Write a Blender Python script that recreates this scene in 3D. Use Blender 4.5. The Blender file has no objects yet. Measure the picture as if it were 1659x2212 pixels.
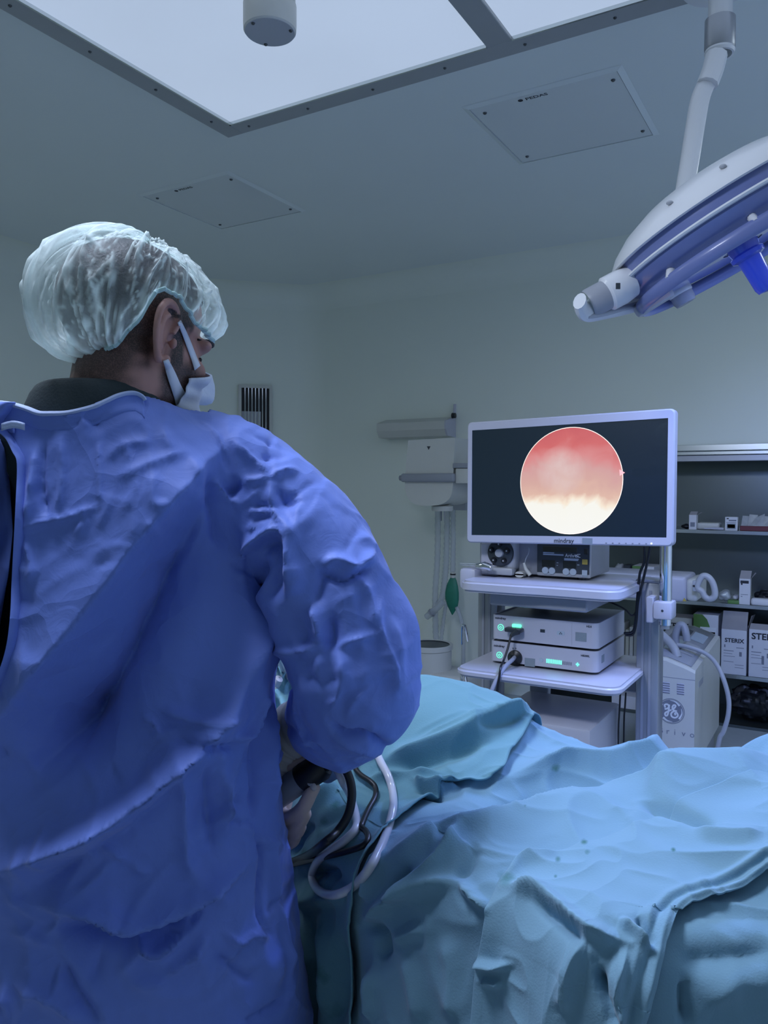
import bpy, bmesh, math, random
import numpy as np
from mathutils import Vector, Matrix

random.seed(4)
SC = bpy.context.scene
COL = SC.collection

# ------------------------------------------------------------------ camera
F = 1711.0
YAW, PITCH, ROLL, H = math.radians(30.56), math.radians(-1.67), math.radians(0.23), 1.38
EYE = np.array([0, 0, H])
_f = np.array([-math.sin(YAW) * math.cos(PITCH), math.cos(YAW) * math.cos(PITCH), math.sin(PITCH)])
_r = np.array([math.cos(YAW), math.sin(YAW), 0.0])
_u = np.cross(_r, _f)
R_, U_ = _r * math.cos(ROLL) + _u * math.sin(ROLL), -_r * math.sin(ROLL) + _u * math.cos(ROLL)
cam = bpy.data.cameras.new('camera')
cam.sensor_fit = 'HORIZONTAL'; cam.sensor_width = 36; cam.lens = 36 * F / 1659
cam.clip_start = 0.05; cam.clip_end = 60
camo = bpy.data.objects.new('camera', cam); COL.objects.link(camo)
m = Matrix.Identity(4)
for i in range(3):
    m[i][0], m[i][1], m[i][2], m[i][3] = R_[i], U_[i], -_f[i], EYE[i]
camo.matrix_world = m
SC.camera = camo

# ------------------------------------------------------------------ world, exposure
w = bpy.data.worlds.new('world'); SC.world = w; w.use_nodes = True
w.node_tree.nodes['Background'].inputs[0].default_value = (0.10, 0.13, 0.16, 1)
w.node_tree.nodes['Background'].inputs[1].default_value = 0.2
SC.view_settings.view_transform = 'Standard'; SC.view_settings.look = 'None'
SC.view_settings.gamma = 1.0; SC.view_settings.use_curve_mapping = False
SC.view_settings.exposure = 0.1
PANEL_LIGHT = (0.54, 0.66, 0.86); PANEL_STRENGTH = 0.64
FILL_LUM_LIGHT = (0.80, 0.90, 0.95); FILL_LUM_STRENGTH = 8.8  # glow of the ceiling luminaires added out of view
LAMP_BLUE = (0.30, 0.42, 1.0); LAMP_POWER = 55.0
FILL_LAMP_COLOR = (0.72, 0.80, 1.0); FILL_LAMP_POWER = 34.0  # added second lamp head, unseen, lights from above

# ------------------------------------------------------------------ place helpers
def ray(x, y): return _f + R_ * (x - 829.5) / F - U_ * (y - 1106) / F
def at(x, y, D): return EYE + ray(x, y) * D
def onz(x, y, z):
    d = ray(x, y); return EYE + d * (z - H) / d[2]
def ony(x, y, Y):
    d = ray(x, y); return EYE + d * Y / d[1]
def onx(x, y, X):
    d = ray(x, y); return EYE + d * X / d[0]
def proj(P):
    q = np.asarray(P) - EYE; z = q @ _f
    return np.stack([829.5 + F * (q @ R_) / z, 1106 - F * (q @ U_) / z], -1)
CY, SY = math.cos(YAW), math.sin(YAW)
def cw(P):   # body frame (right, away, up) -> room
    P = np.asarray(P, float)
    return np.stack([P[..., 0] * CY - P[..., 1] * SY, P[..., 0] * SY + P[..., 1] * CY, P[..., 2]], -1)

# ------------------------------------------------------------------ materials
def nt_new(name):
    mt = bpy.data.materials.new(name); mt.use_nodes = True
    return mt, mt.node_tree.nodes, mt.node_tree.links, mt.node_tree.nodes['Principled BSDF']
def mat(name, col, rough=0.5, metal=0.0, vary=0.06, scale=12.0, bump=0.0, bscale=200.0, coat=0.0, spec=0.5, alpha=1.0, trans=0.0, emit=None, estr=0.0, sheen=0.0):
    mt, N, L, B = nt_new(name)
    tc = N.new('ShaderNodeTexCoord')
    nz = N.new('ShaderNodeTexNoise'); nz.inputs['Scale'].default_value = scale; nz.inputs['Detail'].default_value = 4
    L.new(tc.outputs['Object'], nz.inputs['Vector'])
    mx = N.new('ShaderNodeMix'); mx.data_type = 'RGBA'
    mx.inputs['A'].default_value = (*[max(0, c * (1 - vary)) for c in col], 1)
    mx.inputs['B'].default_value = (*[min(1, c * (1 + vary)) for c in col], 1)
    L.new(nz.outputs['Fac'], mx.inputs['Factor']); L.new(mx.outputs['Result'], B.inputs['Base Color'])
    B.inputs['Roughness'].default_value = rough; B.inputs['Metallic'].default_value = metal
    B.inputs['Coat Weight'].default_value = coat; B.inputs['Specular IOR Level'].default_value = spec
    B.inputs['Alpha'].default_value = alpha; B.inputs['Transmission Weight'].default_value = trans
    B.inputs['Sheen Weight'].default_value = sheen
    if emit:
        B.inputs['Emission Color'].default_value = (*emit, 1); B.inputs['Emission Strength'].default_value = estr
    if bump:
        n2 = N.new('ShaderNodeTexNoise'); n2.inputs['Scale'].default_value = bscale; n2.inputs['Detail'].default_value = 3
        L.new(tc.outputs['Object'], n2.inputs['Vector'])
        bp = N.new('ShaderNodeBump'); bp.inputs['Strength'].default_value = bump; bp.inputs['Distance'].default_value = 0.002
        L.new(n2.outputs['Fac'], bp.inputs['Height']); L.new(bp.outputs['Normal'], B.inputs['Normal'])
    return mt

WALL = mat('wall_paint', (0.80, 0.85, 0.77), 0.45, vary=0.03, scale=2.0)
CEIL = mat('ceiling_paint', (0.75, 0.81, 0.79), 0.4, vary=0.02, scale=2.0)
FLOOR = mat('floor_vinyl', (0.42, 0.47, 0.48), 0.3, vary=0.08, scale=30)
FRAME = mat('panel_frame_metal', (0.40, 0.42, 0.43), 0.5, 0.3, vary=0.05)
SCREW = mat('screw_steel', (0.10, 0.11, 0.12), 0.35, 0.8)
GLASSP = mat('luminaire_glass', (0.66, 0.71, 0.71), 0.12, coat=0.3, vary=0.02, scale=3)
GLASSFILL = mat('fill_luminaire_glass', (0.7, 0.72, 0.72), 0.3, emit=FILL_LUM_LIGHT, estr=FILL_LUM_STRENGTH)  # only on the added, unseen luminaires
STEEL = mat('stainless_steel', (0.16, 0.19, 0.19), 0.28, 0.85, vary=0.12, scale=3)
STEELB = mat('bright_steel', (0.62, 0.66, 0.66), 0.22, 0.9, vary=0.05, scale=6)
CHROME = mat('chrome', (0.75, 0.77, 0.80), 0.08, 1.0, vary=0.02)
WHITEP = mat('white_plastic', (0.50, 0.51, 0.59), 0.35, vary=0.02, scale=8)
CREAMP = mat('cream_plastic', (0.60, 0.61, 0.57), 0.4, vary=0.03, scale=8)
GREYP = mat('grey_plastic', (0.30, 0.32, 0.36), 0.4, vary=0.04, scale=8)
MIDGREY = mat('mid_grey_plastic', (0.42, 0.44, 0.47), 0.4, vary=0.04, scale=8)
DARKP = mat('dark_plastic', (0.035, 0.045, 0.055), 0.35, vary=0.1)
BLACKP = mat('black_rubber', (0.008, 0.010, 0.014), 0.4, vary=0.1)
ALU = mat('aluminium_profile', (0.36, 0.38, 0.41), 0.35, 0.55, vary=0.04, scale=20)
INK = mat('dark_ink', (0.02, 0.025, 0.035), 0.6, vary=0.02)
INKG = mat('grey_ink', (0.20, 0.22, 0.27), 0.6, vary=0.02)
INKW = mat('white_ink', (0.75, 0.78, 0.80), 0.6, vary=0.02)
GREENLED = mat('green_led', (0.2, 0.8, 0.55), 0.4, emit=(0.16, 0.95, 0.60), estr=1.0)
WHITELED = mat('white_led', (0.8, 0.9, 0.9), 0.4, emit=(0.8, 1.0, 0.95), estr=1.0)
YELLOWP = mat('yellow_button', (0.55, 0.42, 0.08), 0.5)
LBLUEP = mat('pale_button', (0.42, 0.50, 0.58), 0.5)
PAPERW = mat('carton_white', (0.66, 0.67, 0.70), 0.65, vary=0.04, scale=20)
PAPERG = mat('carton_green', (0.10, 0.22, 0.06), 0.6, vary=0.2, scale=10)
PAPERGREY = mat('carton_inside', (0.33, 0.32, 0.33), 0.8, vary=0.1, scale=20)
REDP = mat('dark_red_tray', (0.12, 0.02, 0.03), 0.5)
STICKER = mat('sticker_grey', (0.24, 0.29, 0.33), 0.45, vary=0.1, scale=60)
FOIL = mat('foil_pouch', (0.50, 0.55, 0.58), 0.3, 0.3, vary=0.3, scale=25, bump=0.5, bscale=40)
CLEARBAG = mat('clear_bag', (0.45, 0.47, 0.48), 0.3, vary=0.3, scale=30, alpha=0.75, bump=0.6, bscale=30)
GREENBAG = mat('green_rubber', (0.02, 0.20, 0.13), 0.45, vary=0.2, scale=30)
CLEARTUBE = mat('clear_tubing', (0.55, 0.60, 0.64), 0.25, vary=0.05, alpha=0.45)
MILKTUBE = mat('milky_tubing', (0.66, 0.68, 0.76), 0.25, vary=0.06, coat=0.3, alpha=0.9)
GREYCABLE = mat('grey_cable', (0.33, 0.35, 0.42), 0.35, vary=0.04)
HOSE = mat('hose_grey', (0.38, 0.40, 0.43), 0.4, vary=0.05)
SKIN = None

# ------------------------------------------------------------------ geometry helpers
class G:
    def __init__(s): s.v = []; s.f = []; s.n = 0
    def add(s, v, f):
        v = np.asarray(v, float).reshape(-1, 3); s.v.append(v)
        s.f += [tuple(int(i) + s.n for i in q) for q in f]; s.n += len(v); return s
    def verts(s): return np.concatenate(s.v)
def box(x0, x1, y0, y1, z0, z1, bev=0.0, seg=2):
    bm = bmesh.new(); bmesh.ops.create_cube(bm, size=1)
    for v in bm.verts:
        v.co = ((x0 + x1) / 2 + v.co.x * (x1 - x0), (y0 + y1) / 2 + v.co.y * (y1 - y0), (z0 + z1) / 2 + v.co.z * (z1 - z0))
    if bev > 0: bmesh.ops.bevel(bm, geom=bm.edges[:], offset=bev, segments=seg, affect='EDGES', profile=0.5)
    v = [tuple(q.co) for q in bm.verts]; f = [[q.index for q in p.verts] for p in bm.faces]; bm.free()
    return v, f
def frame_of(d):
    d = np.asarray(d, float); d = d / np.linalg.norm(d)
    a = np.array([0, 0, 1.0]) if abs(d[2]) < 0.9 else np.array([1.0, 0, 0])
    e1 = np.cross(a, d); e1 /= np.linalg.norm(e1); return e1, np.cross(d, e1), d
def crom(P, k=6, closed=False):
    P = np.asarray(P, float)
    if closed: Q = np.concatenate([P[-1:], P, P[:2]])
    else: Q = np.concatenate([2 * P[:1] - P[1:2], P, 2 * P[-1:] - P[-2:-1]])
    out = []
    for i in range(1, len(Q) - 2):
        for t in np.arange(k) / k:
            out.append(0.5 * (2 * Q[i] + (Q[i + 1] - Q[i - 1]) * t + (2 * Q[i - 1] - 5 * Q[i] + 4 * Q[i + 1] - Q[i + 2]) * t * t + (3 * Q[i] - Q[i - 1] - 3 * Q[i + 1] + Q[i + 2]) * t ** 3))
    if not closed: out.append(Q[-2])
    return np.array(out)
def tube(P, r, n=10, closed=False, flat=None, cap=True, up=None):
    """sweep; r scalar or per point; flat=(a,b) elliptical factors"""
    P = np.asarray(P, float); m = len(P); r = np.broadcast_to(np.asarray(r, float), (m,))
    T = np.zeros_like(P)
    for i in range(m):
        a, b = (P[(i - 1) % m], P[(i + 1) % m]) if closed else (P[max(i - 1, 0)], P[min(i + 1, m - 1)])
        t = b - a; T[i] = t / (np.linalg.norm(t) + 1e-12)
    e = np.asarray(up, float) if up is not None else frame_of(T[0])[0]
    V = []; fa, fb = flat or (1, 1)
    for i in range(m):
        e = e - T[i] * (e @ T[i]); e /= np.linalg.norm(e) + 1e-12; b = np.cross(T[i], e)
        for k in range(n):
            an = 2 * math.pi * k / n + (math.pi / n if n == 4 else 0)
            V.append(P[i] + r[i] * (fa * math.cos(an) * e + fb * math.sin(an) * b))
    Fc = []
    for i in range(m if closed else m - 1):
        j = (i + 1) % m
        for k in range(n):
            Fc.append((i * n + k, i * n + (k + 1) % n, j * n + (k + 1) % n, j * n + k))
    if cap and not closed:
        Fc.append(tuple(range(n))[::-1]); Fc.append(tuple(range((m - 1) * n, m * n)))
    return V, Fc
def cyl(p0, p1, r0, r1=None, n=20):
    return tube([p0, p1], [r0, r0 if r1 is None else r1], n)
def lathe(prof, o, axis, n=32, e1=None):
    """prof: list of (radius, height along axis)"""
    a1, a2, d = frame_of(axis)
    if e1 is not None:
        a1 = np.asarray(e1, float); a1 = a1 - d * (a1 @ d); a1 /= np.linalg.norm(a1); a2 = np.cross(d, a1)
    V = []; o = np.asarray(o, float)
    for r, h in prof:
        for k in range(n):
            an = 2 * math.pi * k / n; V.append(o + d * h + max(r, 1e-5) * (math.cos(an) * a1 + math.sin(an) * a2))
    Fc = [(i * n + k, i * n + (k + 1) % n, (i + 1) * n + (k + 1) % n, (i + 1) * n + k) for i in range(len(prof) - 1) for k in range(n)]
    return V, Fc
def prism(out, dvec):
    """out: list of 3D points of a planar outline, extruded by dvec"""
    out = np.asarray(out, float); n = len(out); V = np.concatenate([out, out + np.asarray(dvec, float)])
    Fc = [tuple(range(n)), tuple(range(2 * n - 1, n - 1, -1))] + [(k, k + n, (k + 1) % n + n, (k + 1) % n) for k in range(n)]
    return V, Fc
def rrect(x0, x1, z0, z1, r, k=5):
    o = []
    for cx, cz, a in ((x1 - r, z1 - r, 0), (x0 + r, z1 - r, 90), (x0 + r, z0 + r, 180), (x1 - r, z0 + r, 270)):
        for i in range(k + 1):
            t = math.radians(a + 90 * i / k); o.append((cx + r * math.cos(t), cz + r * math.sin(t)))
    return o
def ellipsoid(c, rad, nu=20, nv=12):
    V = []; Fc = []
    for i in range(nv + 1):
        ph = math.pi * i / nv
        for k in range(nu):
            th = 2 * math.pi * k / nu
            V.append((c[0] + rad[0] * math.sin(ph) * math.cos(th), c[1] + rad[1] * math.sin(ph) * math.sin(th), c[2] + rad[2] * math.cos(ph)))
    for i in range(nv):
        for k in range(nu):
            Fc.append((i * nu + k, (i + 1) * nu + k, (i + 1) * nu + (k + 1) % nu, i * nu + (k + 1) % nu))
    return V, Fc
def loft(rings, cap=True):
    n = len(rings[0]); V = np.concatenate([np.asarray(r, float) for r in rings])
    Fc = [(i * n + k, i * n + (k + 1) % n, (i + 1) * n + (k + 1) % n, (i + 1) * n + k) for i in range(len(rings) - 1) for k in range(n)]
    if cap: Fc += [tuple(range(n))[::-1], tuple(range((len(rings) - 1) * n, len(rings) * n))]
    return V, Fc
def ering(cx, cy, z, a, b, n=40, p=2.4):
    th = np.arange(n) * 2 * math.pi / n; c, s = np.cos(th), np.sin(th)
    return np.stack([cx + a * np.sign(c) * np.abs(c) ** (2 / p), cy + b * np.sign(s) * np.abs(s) ** (2 / p), np.full(n, z)], -1)
def sheet(P):
    nu, nv = P.shape[:2]
    idx = np.arange(nu * nv).reshape(nu, nv)
    f = np.stack([idx[:-1, :-1], idx[1:, :-1], idx[1:, 1:], idx[:-1, 1:]], -1).reshape(-1, 4)
    return P.reshape(-1, 3), f

def thing(name, label, cat, loc=(0, 0, 0), group=None):
    o = bpy.data.objects.new(name, None); COL.objects.link(o); o.location = loc
    o.empty_display_size = 0.05
    o['label'] = label; o['category'] = cat
    if group: o['group'] = group
    return o
def rootloc(p):
    L = np.zeros(3)
    while p is not None:
        L += np.array(p.location); p = p.parent
    return L
def put(name, geo, material, parent=None, smooth=True, angle=38, label=None, cat=None, group=None, kind=None, loc=None, solid=0, attrs=None):
    """link one mesh object; geo in room coordinates"""
    if isinstance(geo, G): V, Fc = geo.verts(), geo.f
    else: V, Fc = np.asarray(geo[0], float).reshape(-1, 3), geo[1]
    off = rootloc(parent)
    if loc is not None: off = off + np.asarray(loc, float)
    me = bpy.data.meshes.new(name)
    if isinstance(Fc, np.ndarray):
        nf, k = Fc.shape
        me.vertices.add(len(V)); me.vertices.foreach_set('co', (V - off).astype(np.float32).ravel())
        me.loops.add(nf * k); me.loops.foreach_set('vertex_index', Fc.astype(np.int32).ravel())
        me.polygons.add(nf); me.polygons.foreach_set('loop_start', np.arange(0, nf * k, k, dtype=np.int32))
        me.update(calc_edges=True)
    else:
        me.from_pydata((V - off).tolist(), [], [tuple(int(i) for i in q) for q in Fc])
        bm = bmesh.new(); bm.from_mesh(me); bmesh.ops.recalc_face_normals(bm, faces=bm.faces); bm.to_mesh(me); bm.free()
    if smooth:
        me.shade_smooth()
        if angle and len(V) < 40000: me.set_sharp_from_angle(angle=math.radians(angle))
    me.materials.append(material)
    if attrs:
        for an, val in attrs.items():
            a = me.attributes.new(an, 'FLOAT', 'POINT'); a.data.foreach_set('value', np.asarray(val, np.float32))
    o = bpy.data.objects.new(name, me); COL.objects.link(o)
    if loc is not None: o.location = loc
    if parent is not None: o.parent = parent
    if label: o['label'] = label
    if cat: o['category'] = cat
    if group: o['group'] = group
    if kind: o['kind'] = kind
    if solid:
        md = o.modifiers.new('thickness', 'SOLIDIFY'); md.thickness = solid; md.offset = -1
    return o
def struct(name, geo, material, **k):
    return put(name, geo, material, kind='structure', **k)
_tc = {}
def text(name, s, size, origin, ex, ey, material, parent, ext=0.0004, bold=0.0, align='LEFT', sx=1.0):
    """flat lettering as mesh; ex/ey are unit vectors of the writing direction and of letter height"""
    cu = bpy.data.curves.new(name, 'FONT'); cu.body = s; cu.size = 1.0; cu.extrude = 0.0; cu.offset = bold
    cu.align_x = align; cu.resolution_u = 3
    ob = bpy.data.objects.new(name + '_tmp', cu); COL.objects.link(ob)
    dg = bpy.context.evaluated_depsgraph_get(); me = bpy.data.meshes.new_from_object(ob.evaluated_get(dg))
    bpy.data.objects.remove(ob); bpy.data.curves.remove(cu)
    n = len(me.vertices); co = np.zeros(n * 3, np.float32); me.vertices.foreach_get('co', co); co = co.reshape(-1, 3)
    Fc = [tuple(p.vertices) for p in me.polygons]; bpy.data.meshes.remove(me)
    ex, ey = np.asarray(ex, float), np.asarray(ey, float); ez = np.cross(ex, ey)
    V = np.asarray(origin, float) + size * (co[:, :1] * ex * sx + co[:, 1:2] * ey) + ez * ext
    return put(name, (V, Fc), material, parent, smooth=False)
def remesh(geo, vox, it=4, fac=0.5):
    me = bpy.data.meshes.new('tmp'); me.from_pydata(geo.verts().tolist(), [], geo.f)
    bm = bmesh.new(); bm.from_mesh(me); bmesh.ops.recalc_face_normals(bm, faces=bm.faces); bm.to_mesh(me); bm.free()
    ob = bpy.data.objects.new('tmp', me); COL.objects.link(ob)
    a = ob.modifiers.new('r', 'REMESH'); a.mode = 'VOXEL'; a.voxel_size = vox
    if it:
        b = ob.modifiers.new('s', 'SMOOTH'); b.factor = fac; b.iterations = it
    dg = bpy.context.evaluated_depsgraph_get(); out = bpy.data.meshes.new_from_object(ob.evaluated_get(dg))
    bpy.data.objects.remove(ob); bpy.data.meshes.remove(me)
    n = len(out.vertices); V = np.zeros(n * 3, np.float32); out.vertices.foreach_get('co', V)
    nf = len(out.polygons); Fc = np.zeros(len(out.loops), np.int32); out.loops.foreach_get('vertex_index', Fc)
    assert len(out.loops) == 4 * nf
    Nn = np.zeros(n * 3, np.float32); out.vertices.foreach_get('normal', Nn)
    bpy.data.meshes.remove(out)
    return V.reshape(-1, 3).astype(float), Fc.reshape(-1, 4), Nn.reshape(-1, 3).astype(float)
def vnormals(V, Fq):
    n = np.cross(V[Fq[:, 2]] - V[Fq[:, 0]], V[Fq[:, 3]] - V[Fq[:, 1]])
    N = np.zeros_like(V)
    for k in range(4): np.add.at(N, Fq[:, k], n)
    return N / (np.linalg.norm(N, axis=1, keepdims=True) + 1e-12)
def compact(V, Fq, keep):
    Fk = Fq[keep[Fq].all(1)]; used = np.unique(Fk); mp = -np.ones(len(V), int); mp[used] = np.arange(len(used))
    return V[used], mp[Fk], used
def vnoise(P, seed=0):
    """smooth 3D value noise in [0,1]"""
    P = np.asarray(P, float); i = np.floor(P).astype(np.int64); f = P - i; f = f * f * (3 - 2 * f)
    def h(a, b, c):
        n = (a * 73856093) ^ (b * 19349663) ^ (c * 83492791) ^ (seed * 2654435761)
        n = (n ^ (n >> 13)) * 1274126177 & 0x7fffffff
        return ((n ^ (n >> 16)) & 0xffff) / 65535.0
    o = 0
    for dx in (0, 1):
        for dy in (0, 1):
            for dz in (0, 1):
                wt = (f[:, 0] if dx else 1 - f[:, 0]) * (f[:, 1] if dy else 1 - f[:, 1]) * (f[:, 2] if dz else 1 - f[:, 2])
                o = o + wt * h(i[:, 0] + dx, i[:, 1] + dy, i[:, 2] + dz)
    return o
def ridged(P, seed=0, sharp=2.0):
    return (1 - np.abs(2 * vnoise(P, seed) - 1)) ** sharp
def fold(Q, pts, amp, wl, wr=None, taper=0.25, cusp=0.75):
    """fold along a polyline: gaussian profile, its own width on either hand (wl: left of travel, wr: right)"""
    wr = wl if wr is None else wr
    c = crom(np.array(pts, float), 3) if len(pts) > 2 else np.linspace(pts[0], pts[1], 5).astype(float)
    seg = np.linalg.norm(np.diff(c, axis=0), axis=1); cum = np.concatenate([[0], np.cumsum(seg)]); L = cum[-1]
    W = 3 * max(wl, wr); lo, hi = c.min(0) - W, c.max(0) + W
    sel = np.where(((Q >= lo) & (Q <= hi)).all(1))[0]; out = np.zeros(len(Q))
    if not len(sel): return out
    q = Q[sel]; bd = np.full(len(q), 1e9); bs = np.zeros(len(q)); bt = np.zeros(len(q))
    for k in range(len(seg)):
        d = (c[k + 1] - c[k]) / (seg[k] + 1e-9); v = q - c[k]; t = np.clip(v @ d, 0, seg[k])
        dist = np.linalg.norm(v - t[:, None] * d, axis=1); cr = d[0] * v[:, 1] - d[1] * v[:, 0]
        b = dist < bd; bd[b] = dist[b]; bs[b] = cr[b]; bt[b] = (cum[k] + t[b]) / L
    ww = np.where(bs > 0, wr, wl)
    tp = np.clip(np.minimum(bt, 1 - bt) / taper, 0, 1); tp = 0.15 + 0.85 * tp * tp * (3 - 2 * tp)
    k = cusp; out[sel] = amp * ((1 - k) * np.exp(-(bd / ww) ** 2) + k * np.exp(-1.6 * bd / ww)) * tp
    return out

X1, Y1, Z1 = np.array([1.0, 0, 0]), np.array([0, 1.0, 0]), np.array([0, 0, 1.0])
# ================================================================== the room
HC = 2.90
XL, XR, YB, YF = -4.6, 1.9, 5.0, -2.6
NX0, NX1, NZ0, NZ1 = -1.75, 1.1, 0.0, 1.60       # the shelving niche in the back wall
RC, RF = 0.16, 0.30
struct('floor', box(XL - .2, XR + .1, YF - .1, YB + .6, -0.1, 0.0), FLOOR, smooth=False)
struct('ceiling', box(XL - .2, XR + .1, YF - .1, YB + .6, HC, HC + 0.1), CEIL, smooth=False)
def fillet(a, b, c, r, k=8):
    a, b, c = (np.array(p, float) for p in (a, b, c)); d1 = (a - b) / np.linalg.norm(a - b); d2 = (c - b) / np.linalg.norm(c - b)
    half = math.acos(np.clip(d1 @ d2, -1, 1)) / 2; t = r / math.tan(half)
    ctr = b + (d1 + d2) / np.linalg.norm(d1 + d2) * r / math.sin(half)
    p0, p1 = b + d1 * t - ctr, b + d2 * t - ctr
    a0, a1 = math.atan2(p0[1], p0[0]), math.atan2(p1[1], p1[0]); da = (a1 - a0 + math.pi) % (2 * math.pi) - math.pi
    return [ctr + r * np.array([math.cos(a0 + da * i / k), math.sin(a0 + da * i / k)]) for i in range(k + 1)]
path = [np.array([XR, YB])] + [np.array([NX0, YB])] + fillet((0, YB), (-3.6, YB), (XL, 4.0), RF) + fillet((-3.6, YB), (XL, 4.0), (XL, 0), RF) + [np.array([XL, YF])]
# wall objects: back (with the niche cut out), the slanting corner, left, right and the one behind the viewer
cs = path[2][0]
g = G()
g.add(*box(cs, NX0, YB, YB + .12, 0, HC - RC)).add(*box(NX0, NX1, YB, YB + .12, NZ1, HC - RC)).add(*box(NX1, XR + .1, YB, YB + .12, 0, HC - RC))
struct('wall_back', g, WALL, smooth=False)
def strip(pts, z0, z1):
    P = np.array([[(p[0], p[1], z0), (p[0], p[1], z1)] for p in pts]); return sheet(P)
struct('wall_corner', strip(path[2:20], 0, HC - RC), WALL, angle=0)
struct('wall_left', box(XL - .12, XL, YF, path[19][1], 0, HC - RC), WALL, smooth=False)
struct('wall_right', box(XR, XR + .1, YF, YB, 0, HC), WALL, smooth=False)
struct('wall_front', box(XL, XR, YF - .1, YF, 0, HC), WALL, smooth=False)
rows = []
for i, p in enumerate(path):
    a = path[max(i - 1, 0)]; b = path[min(i + 1, len(path) - 1)]
    t = (b - a) / np.linalg.norm(b - a); nrm = np.array([-t[1], t[0]])   # towards the room
    rows.append([(p[0] + nrm[0] * RC * (1 - math.cos(q)), p[1] + nrm[1] * RC * (1 - math.cos(q)), HC - RC + RC * math.sin(q)) for q in np.linspace(0, math.pi / 2, 9)])
struct('trim_1', sheet(np.array(rows)), WALL, angle=0)

# ---------------- ceiling light field: frame bars and glowing diffusers
DIFF, N, L, B = nt_new('light_diffuser')
tc = N.new('ShaderNodeTexCoord'); nz = N.new('ShaderNodeTexNoise'); nz.inputs['Scale'].default_value = 1.2; nz.inputs['Detail'].default_value = 2
L.new(tc.outputs['Object'], nz.inputs['Vector'])
mr = N.new('ShaderNodeMapRange'); mr.inputs['To Min'].default_value = 0.9 * PANEL_STRENGTH; mr.inputs['To Max'].default_value = 1.1 * PANEL_STRENGTH
L.new(nz.outputs['Fac'], mr.inputs['Value']); L.new(mr.outputs['Result'], B.inputs['Emission Strength'])
B.inputs['Emission Color'].default_value = (*PANEL_LIGHT, 1); B.inputs['Base Color'].default_value = (.35, .37, .40, 1); B.inputs['Roughness'].default_value = 0.25
LX0, LX1, LY0, LY1 = -2.325, 1.535, 0.25, 2.615  # unseen right and near extents are sized for the light they add
LXM = (-1.095, -1.005)
bw = 0.085
root = thing('ceiling_light_field', 'large glowing white diffuser field with dark metal frame in the ceiling', 'ceiling light', (LX0, LY0, HC))
zb = HC - 0.022
for k, (x0, x1, y0, y1) in enumerate(((LX0, LX0 + bw, LY0, LY1), (LX1 - bw, LX1, LY0, LY1), (LX0 + bw, LX1 - bw, LY1 - bw, LY1), (LX0 + bw, LX1 - bw, LY0, LY0 + bw), (*LXM, LY0 + bw, LY1 - bw), (.215, .305, LY0 + bw, LY1 - bw))):
    put('frame_bar', box(x0, x1, y0, y1, zb, HC - .0005, 0.002, 1), FRAME, root, smooth=False)
for x0, x1 in ((LX0 + bw, LXM[0]), (LXM[1], .215), (.305, LX1 - bw)):
    for y0, y1 in ((LY0 + bw, LY1 - bw),):
        put('diffuser', box(x0 + .002, x1 - .002, y0, y1, HC - 0.012, HC - .0005), DIFF, root, smooth=False)
    # light metal edge strip between bar and diffuser
    put('edge_strip', box(x0, x1, LY1 - bw - .008, LY1 - bw, zb - .002, HC - .012), STEELB, root, smooth=False)
put('edge_strip', box(LX0 + bw, LX0 + bw + .008, LY0 + bw, LY1 - bw, zb - .002, HC - .012), STEELB, root, smooth=False)
sv, sf = lathe([(0, -.004), (.004, -.004), (.006, -.001), (.006, 0)], (0, 0, 0), Z1, 10)
sv = np.array(sv)
for k in range(12):
    for q in ((LX0 + bw / 2, LY1 - .15 - k * .3), (LX0 + .15 + k * .3, LY1 - bw / 2)):
        put('screw', (sv + (q[0], q[1], zb), sf), SCREW, root)

# ---------------- square recessed luminaires: seen ones off, lit ones added out of view for light
def luminaire(x0, x1, y0, y1, label, on=False):
    r = thing('recessed_luminaire', label, 'luminaire', (x0, y0, HC), 'square recessed luminaires that are ' + ('lit, unseen and added for light' if on else 'switched off'))
    e = 0.022; z0 = HC - 0.008
    g = G()
    out = [(x0 - e, y0 - e), (x1 + e, y0 - e), (x1 + e, y1 + e), (x0 - e, y1 + e)]; inn = [(x0, y0), (x1, y0), (x1, y1), (x0, y1)]
    V = [(*p, HC - .0005) for p in out] + [(p[0], p[1], z0) for p in out[:0]] + [(*p, z0) for p in inn] + [(*p, HC - .0005) for p in inn]
    Fc = []
    for k in range(4):
        j = (k + 1) % 4; Fc += [(k, j, 4 + j, 4 + k), (4 + k, 4 + j, 8 + j, 8 + k)]
    put('rim', (V, Fc), CEIL, r, smooth=False)
    put('glass_panel', box(x0 + .003, x1 - .003, y0 + .003, y1 - .003, HC - .005, HC - .001), GLASSFILL if on else GLASSP, r, smooth=False)
    for qx in (x0 + .045, x1 - .03):
        for qy in (y0 + .06, y1 - .06):
            put('screw', (sv * 1.4 + (qx, qy, HC - .005), sf), SCREW, r)
    text('lettering', 'PEDAS', .027, (x0 + .225, y0 + .045, HC - .0052), X1, -Y1, INK, r, bold=.012, sx=1.15)
    put('emblem', lathe([(0, .0004), (.010, .0004), (.010, 0)], (x0 + .205, y0 + .036, HC - .0056), Z1, 18), INK, r)
    return r
luminaire(-1.345, -.758, 2.928, 3.53, 'square grey recessed luminaire nearest the white lamp arm')
luminaire(-3.20, -2.62, 2.94, 3.537, 'square grey recessed luminaire above the man in the cap')
luminaire(.60, 1.19, 2.93, 3.53, 'added fill luminaire, out of view in the far ceiling row right of the lamp arm', True)
luminaire(-3.50, -2.90, .60, 1.20, 'added fill luminaire, out of view by the left wall', True)

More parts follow.
